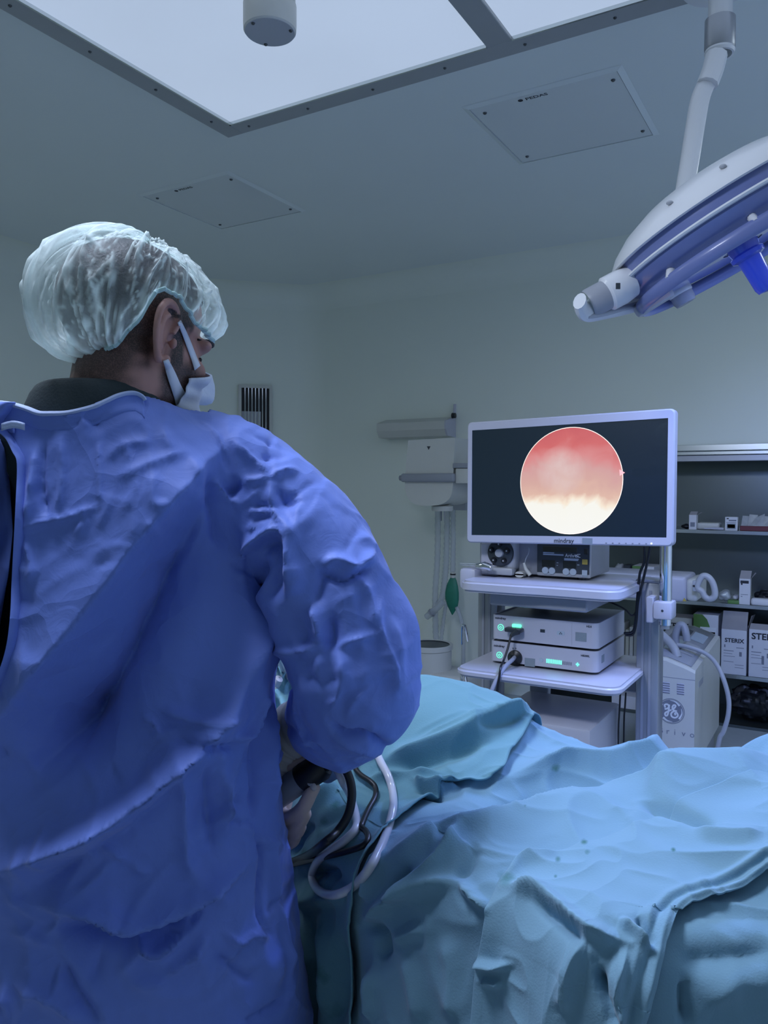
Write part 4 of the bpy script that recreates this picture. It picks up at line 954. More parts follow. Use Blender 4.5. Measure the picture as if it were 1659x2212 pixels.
# ceiling arm
TOPD = 2.35
tp_ = at(1555, 90, TOPD)
put('drop_tube', cyl(tp_ + (0, 0, .06), (tp_[0], tp_[1], HC - .001), .034, .034, 28), LSHELL, lamp)
put('ceiling_rose', lathe([(.034, -.03), (.11, -.025), (.12, -.001)], (tp_[0], tp_[1], HC), Z1, 36), LSHELL, lamp)
put('joint_sleeve', lathe([(.036, .068), (.043, .064), (.0435, -.02), (.040, -.026)], tp_, Z1, 32), ALU, lamp)
put('sleeve_ring', lathe([(.041, -.024), (.043, -.03), (.040, -.038), (.034, -.039)], tp_, Z1, 32), LSHELL, lamp)
put('sleeve_disc', lathe([(0, -.039), (.034, -.0385)], tp_, Z1, 32), STEELB, lamp)
ap = crom([at(1545, 128, 2.34), at(1530, 170, 2.33), at(1513, 212, 2.32), at(1502, 270, 2.31), at(1486, 370, 2.29), at(1470, 460, 2.27), at(1450, 560, 2.24), at(1462, 620, 2.20)], 6)
put('spring_arm', tube(ap, np.linspace(.027, .023, len(ap)), 8, flat=(.9, 1.1)), LSHELL, lamp, angle=50)
put('arm_cover', tube(crom([at(1548, 118, 2.33), at(1540, 150, 2.322), at(1528, 182, 2.315)], 4), .031, 10, flat=(.9, 1.0)), LSHELL, lamp)
# working lights
def lamp_light(root_, LC, nv, power, color):
    ld = bpy.data.lights.new('lamp_light', 'AREA'); ld.shape = 'DISK'; ld.size = .42; ld.energy = power; ld.color = color
    ld.use_nodes = True
    _n = ld.node_tree.nodes; _fo = _n.new('ShaderNodeLightFalloff'); _fo.inputs['Strength'].default_value = 1.0; _fo.inputs['Smooth'].default_value = 1.0
    _em = next(q for q in _n if q.type == 'EMISSION'); _em.inputs['Color'].default_value = (1, 1, 1, 1)
    ld.node_tree.links.new(_fo.outputs['Quadratic'], _em.inputs['Strength'])
    lo = bpy.data.objects.new('lamp_light', ld); COL.objects.link(lo)
    lo.rotation_euler = Vector(nv).to_track_quat('Z', 'Y').to_euler(); lo.location = LC - nv * .099 - np.array(root_.location); lo.parent = root_
lamp_light(lamp, LC, nv, LAMP_POWER, LAMP_BLUE)
# second head added out of view above the surgeon to light the drapes and shoulders
C2 = cw(np.array([-.55, 1.02, 2.46])); aim = cw(np.array([-.12, 1.05, .95])); n2 = (C2 - aim) / np.linalg.norm(C2 - aim); e2 = np.cross(n2, _f); e2 /= np.linalg.norm(e2)
fill_lamp = thing('surgical_lamp', 'added fill lamp head, out of view above the surgeon', 'surgical lamp', (C2[0], C2[1], HC))
lamp_head(fill_lamp, C2, e2, n2)
put('drop_tube', tube(crom([C2 + n2 * .09, C2 + np.array([0, 0, .2]), (C2[0], C2[1], HC - .001)], 4), .026, 20), LSHELL, fill_lamp)
lamp_light(fill_lamp, C2, n2, FILL_LAMP_POWER, FILL_LAMP_COLOR)
# ================================================================== operating table and drapes
tab = thing('operating_table', 'operating table on a central column, hidden under the blue drapes', 'operating table', (-.35, 1.07, 0))
put('table_top', box(-.45, .62, .95, 1.22, .74, .80, .02, 2), DARKP, tab)
put('leg_section', box(-1.35, -.46, 1.12, 1.24, .74, .80, .02, 2), DARKP, tab)
put('column', box(-.50, -.20, .98, 1.18, .12, .74, .02, 2), STEELB, tab)
put('base', box(-.75, .05, .90, 1.25, .0, .12, .03, 2), STEELB, tab)

# heights of the draped patient: picture position and height above the floor
CT = [(590, 1470, 1.0), (700, 1465, 1.02), (900, 1468, 1.035), (1000, 1487, 1.03), (1080, 1516, 1.01), (1150, 1561, .975), (1230, 1592, .955), (1300, 1622, .94), (1400, 1652, .935), (1480, 1654, .945), (1560, 1634, .968), (1659, 1588, 1.005),
      (620, 1560, .95), (750, 1600, .95), (900, 1560, .99), (1000, 1580, .985), (1100, 1600, .965), (1200, 1680, .925), (1350, 1680, .93), (1500, 1670, .955), (1659, 1650, 1.0),
      (700, 1700, .90), (850, 1700, .91), (1000, 1720, .92), (1150, 1760, .925), (1300, 1760, .935), (1450, 1760, .96), (1659, 1740, .99),
      (680, 1850, .87), (780, 1850, .875), (900, 1800, .925), (1000, 1780, .935), (1150, 1850, .935), (1300, 1880, .945), (1500, 1860, .96), (1659, 1840, .975),
      (680, 1930, .85), (760, 1920, .86), (850, 1850, .91), (950, 1830, .92), (1100, 1885, .93), (1200, 1920, .935), (1300, 1990, .935), (1450, 2010, .93), (1659, 1960, .94)]
CP = np.array([onz(*c) for c in CT])
CP = np.concatenate([CP, [[-1.3, 1.2, .93], [-1.3, 1.05, .92], [-1.3, 1.33, .95], [.6, .85, .93], [.6, 1.1, .97], [.6, 1.33, .97]]])
def tps_fit(P, z, lam=2e-4):
    n = len(P); d = np.linalg.norm(P[:, None] - P[None], axis=2); K = np.where(d > 0, d * d * np.log(d + 1e-12), 0) + lam * np.eye(n)
    A = np.zeros((n + 3, n + 3)); A[:n, :n] = K; A[:n, n] = 1; A[:n, n + 1:] = P; A[n, :n] = 1; A[n + 1:, :n] = P.T
    return np.linalg.solve(A, np.concatenate([z, [0, 0, 0]]))
TP = tps_fit(CP[:, :2], CP[:, 2])
def zbase(X, Y):
    q = np.stack([X, Y], -1).reshape(-1, 2); d = np.linalg.norm(q[:, None] - CP[None, :, :2], axis=2)
    z = np.where(d > 0, d * d * np.log(d + 1e-12), 0) @ TP[:-3] + TP[-3] + q @ TP[-2:]
    return z.reshape(np.shape(X))
FE = CP[:12]; NE = CP[36:45]
fo = np.argsort(FE[:, 0]); no = np.argsort(NE[:, 0])
fx, fy = FE[fo, 0], FE[fo, 1]; nx, ny = NE[no, 0], NE[no, 1]
sel = nx > -.62
nxs = nx[sel]; ny = np.concatenate([[1.15, 1.14, 1.05], ny[sel] + np.interp(nx[sel], [-.62, -.54, -.46], [.15, .09, 0]), [.86]])
nx = np.concatenate([[-1.6, -.9, -.72], nxs, [.75]])
fx = np.concatenate([[-1.6], fx, [.75]]); fy = np.concatenate([[fy[0]], fy, [fy[-1]]])
def smooth_interp(x, xp, fp, w=.06):
    return sum(np.interp(x + d, xp, fp) for d in np.linspace(-w, w, 7)) / 7
RFI = .05; HL = .62
def surf(X, s):
    """room position on the covered table: X along it; s 0..1 far to near edge, beyond 1 hanging at the near side, below 0 at the far side"""
    X = np.asarray(X, float); s = np.asarray(s, float)
    Yf, Yn = smooth_interp(X, fx, fy), smooth_interp(X, nx, ny)
    st = np.clip(s, 0, 1); Y = Yf + (Yn - Yf) * st; Z = zbase(X, Y)
    for over, sg in ((np.clip(s - 1, 0, None), -1), (np.clip(-s, 0, None), 1)):
        l = over * HL; ang = np.minimum(l / RFI, math.pi / 2); rest = np.clip(l - RFI * math.pi / 2, 0, None)
        Y = Y + sg * (RFI * np.sin(ang) + rest * .10); Z = Z - RFI * (1 - np.cos(ang)) - rest
    return np.stack([X, Y, Z], -1)
def K(pts): return [(600 + .638 * a, 1440 + .638 * b) for a, b in pts]
DF = [  # folds of the cloth: (line, height in mm, width on the left hand, width on the right hand of travel)
    (K([(740, 395), (950, 362), (1130, 366), (1300, 325), (1480, 262), (1700, 200)]), 20, 34, 15),
    (K([(560, 540), (700, 530), (860, 478), (1100, 458), (1300, 412), (1500, 345), (1700, 275)]), -26, 26, 18),
    (K([(400, 650), (500, 590), (640, 575), (860, 545), (1100, 492), (1300, 462), (1500, 400), (1700, 330)]), 18, 14, 45),
    (K([(1240, 530), (1370, 450), (1520, 380), (1700, 315)]), 12, 18, 40),
    (K([(1240, 528), (1380, 538), (1500, 556)]), -8, 9, 9), (K([(1400, 575), (1550, 590), (1659, 585)]), 5, 14),
    (K([(330, 350), (560, 262), (740, 182), (860, 150)]), 12, 16, 20), (K([(380, 385), (560, 320), (740, 262)]), -9, 18),
    (K([(470, 270), (600, 215), (760, 165), (850, 160)]), 6, 8), (K([(640, 230), (740, 210), (830, 185)]), -5, 8),
    (K([(300, 400), (430, 372), (560, 380)]), 9, 10, 14), (K([(470, 400), (520, 430), (580, 440)]), 9, 8), (K([(470, 430), (520, 450), (570, 455)]), -8, 7),
    (K([(520, 405), (560, 425), (620, 425)]), 7, 7),
    (K([(300, 870), (360, 830), (430, 770), (560, 742), (620, 738)]), 12, 18, 10), (K([(620, 738), (680, 790), (735, 832)]), 10, 10, 8),
    (K([(640, 590), (560, 680), (450, 740), (380, 790)]), 9, 14, 12), (K([(470, 680), (420, 730), (390, 800)]), -9, 10),
    (K([(380, 620), (340, 720), (330, 800)]), 10, 14), (K([(300, 860), (360, 905), (370, 1000)]), -9, 12), (K([(345, 1000), (340, 1200)]), 9, 14), (K([(440, 960), (470, 1060), (500, 1209)]), 6, 16),
    (K([(560, 900), (600, 1010), (610, 1209)]), 6, 22), (K([(400, 930), (450, 900), (520, 880)]), 6, 14),
    (K([(690, 640), (640, 700), (600, 720)]), -5, 10), (K([(780, 745), (830, 690), (960, 650)]), 4, 6, 10),
    (K([(780, 770), (880, 785), (960, 835), (1080, 925), (1190, 955)]), 10, 14, 10), (K([(880, 800), (950, 860), (1060, 950)]), -7, 12),
    (K([(700, 985), (760, 1005), (810, 1000)]), 7, 8), (K([(720, 1050), (790, 1070)]), 5, 9),
    (K([(1090, 1000), (1130, 1110), (1160, 1209)]), -10, 12), (K([(1180, 960), (1140, 1080), (1170, 1209)]), 8, 14), (K([(1080, 930), (1010, 1020), (990, 1160)]), 5, 18),
    (K([(1150, 890), (1220, 940), (1250, 970)]), 7, 9), (K([(1210, 880), (1260, 960)]), -6, 8),
    (K([(1340, 980), (1480, 990), (1700, 960)]), -5, 30), (K([(1370, 1050), (1372, 1209)]), -9, 10), (K([(1420, 1120), (1560, 1060), (1700, 1090)]), 4, 34),
    (K([(20, 600), (60, 560), (120, 470), (220, 410)]), 8, 10), (K([(60, 640), (100, 560), (130, 520)]), -9, 10), (K([(130, 560), (190, 520), (280, 500)]), -6, 12), (K([(100, 720), (180, 690), (240, 720)]), -10, 14),
    (K([(60, 830), (110, 1000), (120, 1209)]), 7, 14), (K([(170, 820), (190, 1000), (180, 1209)]), 8, 14), (K([(140, 850), (150, 1000), (150, 1209)]), -8, 12), (K([(240, 900), (230, 1209)]), -6, 16), (K([(60, 800), (180, 780), (280, 760)]), 8, 16),
    (K([(250, 330), (310, 300), (340, 330)]), 8, 12), (K([(0, 100), (30, 150), (60, 200)]), 10, 12),
    ([(600, 1440), (620, 1480), (600, 1530)], 14, 14), ([(640, 1470), (610, 1520), (590, 1560)], -12, 12),
]
def dfold(P):
    Q = proj(P); d = np.zeros(len(P))
    for f_ in DF: d += fold(Q, *f_, cusp=.4)
    n1 = vnoise(P * np.array([7, 9, 7]), 3) - .5; n2 = ridged(P * np.array([9, 12, 9]) + vnoise(P * 5, 9)[:, None] * 1.5, 5, 3)
    n3 = ridged(P * np.array([24, 30, 24]) + vnoise(P * 11, 2)[:, None] * 2.0, 8, 2.5)
    return d * 2.2 / 1000 + n1 * .010 + n2 * .008 + n3 * .0032
def cloth_mat(name, ca, cb):
    mt, N, L, B = nt_new(name)
    tc = N.new('ShaderNodeTexCoord'); nz = N.new('ShaderNodeTexNoise'); nz.inputs['Scale'].default_value = 5; nz.inputs['Detail'].default_value = 5
    L.new(tc.outputs['Object'], nz.inputs['Vector'])
    mx = N.new('ShaderNodeMix'); mx.data_type = 'RGBA'; mx.inputs['A'].default_value = (*ca, 1); mx.inputs['B'].default_value = (*cb, 1); L.new(nz.outputs['Fac'], mx.inputs['Factor'])
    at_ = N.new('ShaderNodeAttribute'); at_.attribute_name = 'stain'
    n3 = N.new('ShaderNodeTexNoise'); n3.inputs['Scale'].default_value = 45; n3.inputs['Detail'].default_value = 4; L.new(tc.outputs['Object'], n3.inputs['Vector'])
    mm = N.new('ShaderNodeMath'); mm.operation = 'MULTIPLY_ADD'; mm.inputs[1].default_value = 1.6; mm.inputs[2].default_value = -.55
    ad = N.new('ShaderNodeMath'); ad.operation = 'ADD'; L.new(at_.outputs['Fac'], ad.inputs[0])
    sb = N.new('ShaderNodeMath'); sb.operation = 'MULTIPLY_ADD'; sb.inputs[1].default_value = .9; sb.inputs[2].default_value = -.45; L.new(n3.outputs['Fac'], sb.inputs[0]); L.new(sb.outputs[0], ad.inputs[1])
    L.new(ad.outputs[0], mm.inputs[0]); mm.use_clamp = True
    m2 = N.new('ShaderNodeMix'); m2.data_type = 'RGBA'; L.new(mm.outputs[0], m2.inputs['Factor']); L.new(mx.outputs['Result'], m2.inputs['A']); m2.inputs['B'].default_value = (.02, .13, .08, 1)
    L.new(m2.outputs['Result'], B.inputs['Base Color']); B.inputs['Roughness'].default_value = .85; B.inputs['Specular IOR Level'].default_value = .15; B.inputs['Sheen Weight'].default_value = .15
    wv = N.new('ShaderNodeTexNoise'); wv.inputs['Scale'].default_value = 420; wv.inputs['Detail'].default_value = 2; L.new(tc.outputs['Object'], wv.inputs['Vector'])
    bp = N.new('ShaderNodeBump'); bp.inputs['Strength'].default_value = .25; bp.inputs['Distance'].default_value = .0015; L.new(wv.outputs['Fac'], bp.inputs['Height']); L.new(bp.outputs['Normal'], B.inputs['Normal'])
    return mt
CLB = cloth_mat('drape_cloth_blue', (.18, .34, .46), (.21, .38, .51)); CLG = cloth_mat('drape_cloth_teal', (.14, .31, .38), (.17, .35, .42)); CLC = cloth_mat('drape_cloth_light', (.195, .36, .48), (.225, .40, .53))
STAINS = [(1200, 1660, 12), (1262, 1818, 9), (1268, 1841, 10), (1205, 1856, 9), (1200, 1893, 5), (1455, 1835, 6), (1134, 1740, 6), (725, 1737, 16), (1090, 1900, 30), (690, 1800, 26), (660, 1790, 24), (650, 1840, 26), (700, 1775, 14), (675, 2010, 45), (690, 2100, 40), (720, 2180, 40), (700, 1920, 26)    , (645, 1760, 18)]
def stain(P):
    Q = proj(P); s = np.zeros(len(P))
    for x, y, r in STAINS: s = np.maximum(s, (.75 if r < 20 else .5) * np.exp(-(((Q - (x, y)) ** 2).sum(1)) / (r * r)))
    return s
def drape(name, label, Xs, Ss, off, material, extra=None, group='blue surgical drapes'):
    """Xs, Ss: matching 2D arrays of table coordinates"""
    P = surf(Xs, Ss); sh = P.shape; V, Fq = sheet(P); N = vnormals(V, Fq)
    if np.mean(N[:, 2]) < 0: N = -N; Fq = Fq[:, ::-1]
    d = dfold(V) + off
    if extra is not None: d = d + extra.reshape(-1)
    V = V + N * d[:, None]
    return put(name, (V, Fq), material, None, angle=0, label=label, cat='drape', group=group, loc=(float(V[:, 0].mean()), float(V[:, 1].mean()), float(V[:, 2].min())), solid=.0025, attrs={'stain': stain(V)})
# base sheet
xs = np.linspace(-1.45, .66, 560); ss = np.concatenate([np.linspace(-.9, -.02, 30), np.linspace(0, 1, 260), np.linspace(1.006, 2.0, 160)])
BX, BS = np.meshgrid(xs, ss, indexing='ij')
drape('patient_drape', 'main light blue drape over the patient, hanging down in the middle', BX, BS, 0.0, CLB)
BP = surf(BX, BS); BQ = proj(BP); bmask = BS > -.001
def table_uv(px, py):
    d = ((BQ - (px, py)) ** 2).sum(-1) + np.where(bmask, 0, 1e9); i = np.unravel_index(np.argmin(d), d.shape); return BX[i], BS[i]
# teal sheet on the left
edge = np.array([table_uv(*p) for p in [(1143, 1556), (1118, 1602), (1092, 1640), (1082, 1680), (1050, 1703), (1000, 1710), (958, 1722), (900, 1765), (850, 1802), (815, 1870), (790, 1950), (779, 2040), (776, 2200)]])
edge = np.concatenate([[[edge[0, 0] + .02, -.5]], edge, [[edge[-1, 0] - .01, 1.98]]])
es = np.maximum.accumulate(edge[:, 1] + np.arange(len(edge)) * 1e-4)
ss = np.concatenate([np.linspace(-.45, -.02, 20), np.linspace(0, 1, 200), np.linspace(1.006, 1.95, 120)])
xr = np.interp(ss, es, edge[:, 0]); kk_ = np.hanning(17)[1:-1]; kk_ /= kk_.sum(); xr = np.convolve(np.concatenate([[xr[0]] * 7, xr, [xr[-1]] * 7]), kk_, 'valid'); u = np.linspace(0, 1, 240) ** .8
AX = -1.42 + (xr[None, :] + 1.42) * u[:, None]; AS = np.broadcast_to(ss, AX.shape)
de = (xr[None, :] - AX)
drape('patient_drape', 'teal drape on the left over the operated leg beside the surgeon', AX, AS, .004, CLG, extra=.007 * np.exp(-(de / .012) ** 2) + .004 * np.exp(-(de / .05) ** 2))
# light sheet in front on the right with a stitched hem
le = [(1040, 2230), (1045, 2120), (1062, 2010), (1085, 1930), (1110, 1888), (1150, 1866), (1220, 1850), (1320, 1825), (1450, 1780), (1659, 1690)]
he = [(1372, 2230), (1395, 2150), (1420, 2080), (1445, 2022), (1480, 1985), (1510, 1972), (1540, 1962), (1580, 1942), (1620, 1920), (1659, 1893)]
def resamp(px, n):
    c = crom(np.array(px, float), 8); t = np.concatenate([[0], np.cumsum(np.linalg.norm(np.diff(c, axis=0), axis=1))]); t /= t[-1]
    c = np.stack([np.interp(np.linspace(0, 1, n), t, c[:, k]) for k in (0, 1)], -1); uv = np.array([table_uv(*p) for p in c])
    k = np.hanning(43)[1:-1]; k /= k.sum()
    for j in (0, 1):
        q = np.concatenate([[uv[0, j]] * 20, uv[:, j], [uv[-1, j]] * 20]); uv[:, j] = np.convolve(q, k, 'valid')
    return uv
n = 260; ul, uh = resamp(le, n), resamp(he, n)
# run on beyond the right picture edge
ext_ = np.linspace(.01, .35, 50)
ul = np.concatenate([ul, np.stack([ul[-1, 0] + ext_, np.full(50, ul[-1, 1])], -1)]); uh = np.concatenate([uh, np.stack([uh[-1, 0] + ext_, uh[-1, 1] - ext_ * .8], -1)])
ul = np.concatenate([np.stack([np.full(30, ul[0, 0]), np.linspace(ul[0, 1] + .35, ul[0, 1] + .01, 30)], -1), ul]); uh = np.concatenate([np.stack([np.full(30, uh[0, 0]), np.linspace(uh[0, 1] + .35, uh[0, 1] + .01, 30)], -1), uh])
wv = np.linspace(0, 1, 220)
CX = ul[:, None, 0] * (1 - wv) + uh[:, None, 0] * wv; CS = ul[:, None, 1] * (1 - wv) + uh[:, None, 1] * wv
CPp = surf(CX, CS); dh = np.linalg.norm(CPp - CPp[:, -1:, :], axis=-1); dl = np.linalg.norm(CPp - CPp[:, :1, :], axis=-1)
tt = np.arange(CX.shape[0])[:, None] / 6.0
hem = .004 * np.exp(-((dh - .006) / .004) ** 2) + .0045 * np.exp(-((dh - .022) / .005) ** 2) - .002 * np.exp(-((dh - .014) / .003) ** 2) + .0006 * np.sin(tt * 1.3) * np.exp(-(dh / .03) ** 2) + .008 * np.exp(-(dh / .06) ** 2)
low = np.clip((CS - .9) / .3, 0, 1)
drape('patient_drape', 'light blue front drape with a stitched hem at lower right', CX, CS, .003, CLC, extra=hem + .008 * np.exp(-(dl / .02) ** 2) * low + .006 * low)

# ---------------- where things touch the drape
from mathutils.bvhtree import BVHTree
bpy.context.view_layer.update()
_bv = []
for o in [o for o in COL.objects if o.name.startswith('patient_drape')]:
    me = o.data; off = np.array(o.location); co = np.zeros(len(me.vertices) * 3, np.float32); me.vertices.foreach_get('co', co)
    _bv.append(BVHTree.FromPolygons([tuple(q) for q in (co.reshape(-1, 3) + off)], [tuple(p.vertices) for p in me.polygons]))
def on_drape(px, py, lift=0.0):
    d = Vector(ray(px, py)).normalized(); best = None
    for b in _bv:
        h = b.ray_cast(Vector(EYE), d)
        if h[0] is not None and (best is None or h[3] < best[3]): best = h
    if best is None: return at(px, py, 1.2)
    return np.array(best[0]) - np.array(d) * lift
def lead(name, label, pts, r, material, cat='tube', lift=0.009, group='tubes over the teal drape'):
    P = [on_drape(p[0], p[1], lift + r) if len(p) == 2 else at(*p) for p in pts]; P = np.array(P)
    return put(name, tube(crom(P, 7), r, 14), material, label=label, cat=cat, group=group, loc=tuple(P[len(P) // 2]))
lead('suction_tube', 'milky white tube looping down over the teal drape', [(725, 1652, 1.13), (742, 1690, 1.12), (757, 1720), (769, 1765), (768, 1790), (745, 1815), (710, 1840), (685, 1862), (674, 1890), (681, 1915), (700, 1930), (728, 1932), (762, 1915), (795, 1880), (820, 1835), (838, 1790), (849, 1745), (848, 1710), (838, 1675), (822, 1645), (808, 1612), (798, 1590)], .0062, MILKTUBE)
lead('camera_cable', 'thick black cable curving down from the scope in the hand', [(705, 1648, 1.13), (725, 1640, 1.12), (742, 1655, 1.11), (756, 1685, 1.105), (760, 1720, 1.10), (752, 1760, 1.09), (730, 1795, 1.08), (700, 1822, 1.07), (665, 1848), (625, 1864), (590, 1875)], .0062, BLACKP, 'cable')
lead('black_lead', 'thin black lead zigzagging over the drape beside the milky tube', [(762, 1625), (766, 1655), (777, 1672), (800, 1688), (811, 1702), (810, 1722), (795, 1750), (783, 1778), (781, 1787), (790, 1795), (795, 1808), (788, 1824), (760, 1836), (715, 1848), (670, 1858), (630, 1868)], .0043, BLACKP, 'cable')
lead('infusion_tube', 'grey tube seen in the gap under the surgeon\'s arm', [(596, 1395), (603, 1420), (612, 1445), (628, 1468), (645, 1490), (670, 1510)], .0055, GREYCABLE)
lead('black_lead', 'short black lead in the gap under the surgeon\'s arm', [(600, 1405), (598, 1440), (594, 1470), (590, 1500)], .003, BLACKP, 'cable')
r = thing('drip_chamber', 'clear drip chamber on tubing in the gap under the arm', 'drip chamber', on_drape(590, 1480, .01))
put('tubing', tube(crom([on_drape(628, 1425, .012), on_drape(615, 1450, .014), on_drape(602, 1466, .02)], 5), .0032, 8), CLEARTUBE, r)
put('cap', tube([on_drape(603, 1466, .02), on_drape(592, 1482, .02)], [.008, .0105], 12), WHITEP, r)
put('chamber', tube([on_drape(592, 1482, .02), on_drape(584, 1500, .02), on_drape(578, 1520, .02), on_drape(574, 1530, .016)], [.011, .012, .012, .004], 14), CLEARTUBE, r)
# ================================================================== the surgeon
X0, Y0 = -.40, 1.075
def sm(x, a, b):
    t = np.clip((x - a) / (b - a), 0, 1); return t * t * (3 - 2 * t)
TR = [(.30, .33, .235, 0), (.48, .312, .215, 0), (.65, .292, .195, 0), (.80, .275, .178, 0), (.92, .262, .166, 0), (1.02, .250, .158, 0), (1.10, .240, .152, 0), (1.20, .238, .150, 0), (1.28, .240, .150, 0), (1.35, .238, .145, 0), (1.40, .228, .138, 0), (1.44, .200, .125, -.005), (1.475, .150, .116, -.01), (1.50, .112, .104, -.01), (1.515, .10, .096, -.01)]
def torso_rings(k=1.0, kz0=0, z1=9):
    return [cw(ering(X0, Y0 + dy, z, a * k, b * k, 48)) for z, a, b, dy in TR if kz0 <= z <= z1]
def cpt(x, y, z): return cw(np.array([x, y, z]))
SHR, SHL = cpt(-.195, Y0, 1.385), cpt(-.615, Y0, 1.392)
UA = [at(592, 1010, 1.07), at(680, 1200, 1.045), at(768, 1470, 1.02)]
FA = [at(770, 1490, 1.025), at(722, 1550, 1.10), at(684, 1556, 1.155)]
ELL, WRL = cpt(-.76, 1.03, 1.10), cpt(-.56, 1.30, .99)
g = G()
g.add(*loft(torso_rings()))
for s_, rr_ in ((SHR, .083), (SHL, .083)): g.add(*ellipsoid(s_, (rr_,) * 3, 24, 16))
g.add(*tube(crom([cpt(-.33, Y0, 1.425), cpt(-.26, Y0, 1.412), SHR], 4), [.075] * 4 + [.078] * 4 + [.08], 20))
g.add(*tube(crom([cpt(-.47, Y0, 1.425), cpt(-.54, Y0, 1.412), SHL], 4), [.075] * 4 + [.078] * 4 + [.08], 20))
g.add(*tube(crom([SHR] + UA[1:], 6), np.interp(np.linspace(0, 1, 13), [0, .5, 1], [.080, .077, .078]), 24))
g.add(*ellipsoid(FA[0], (.077, .077, .076), 24, 16))
g.add(*ellipsoid(at(782, 1420, 1.025), (.070, .070, .11), 24, 16))
g.add(*tube(crom(FA, 6), np.interp(np.linspace(0, 1, 13), [0, .45, 1], [.074, .070, .049]), 24))
g.add(*tube(crom([SHL, ELL, WRL], 6), np.interp(np.linspace(0, 1, 13), [0, .5, 1], [.085, .08, .05]), 24))
V, Fq, Nn = remesh(g, .0042, 18, .5)
Q = proj(V)
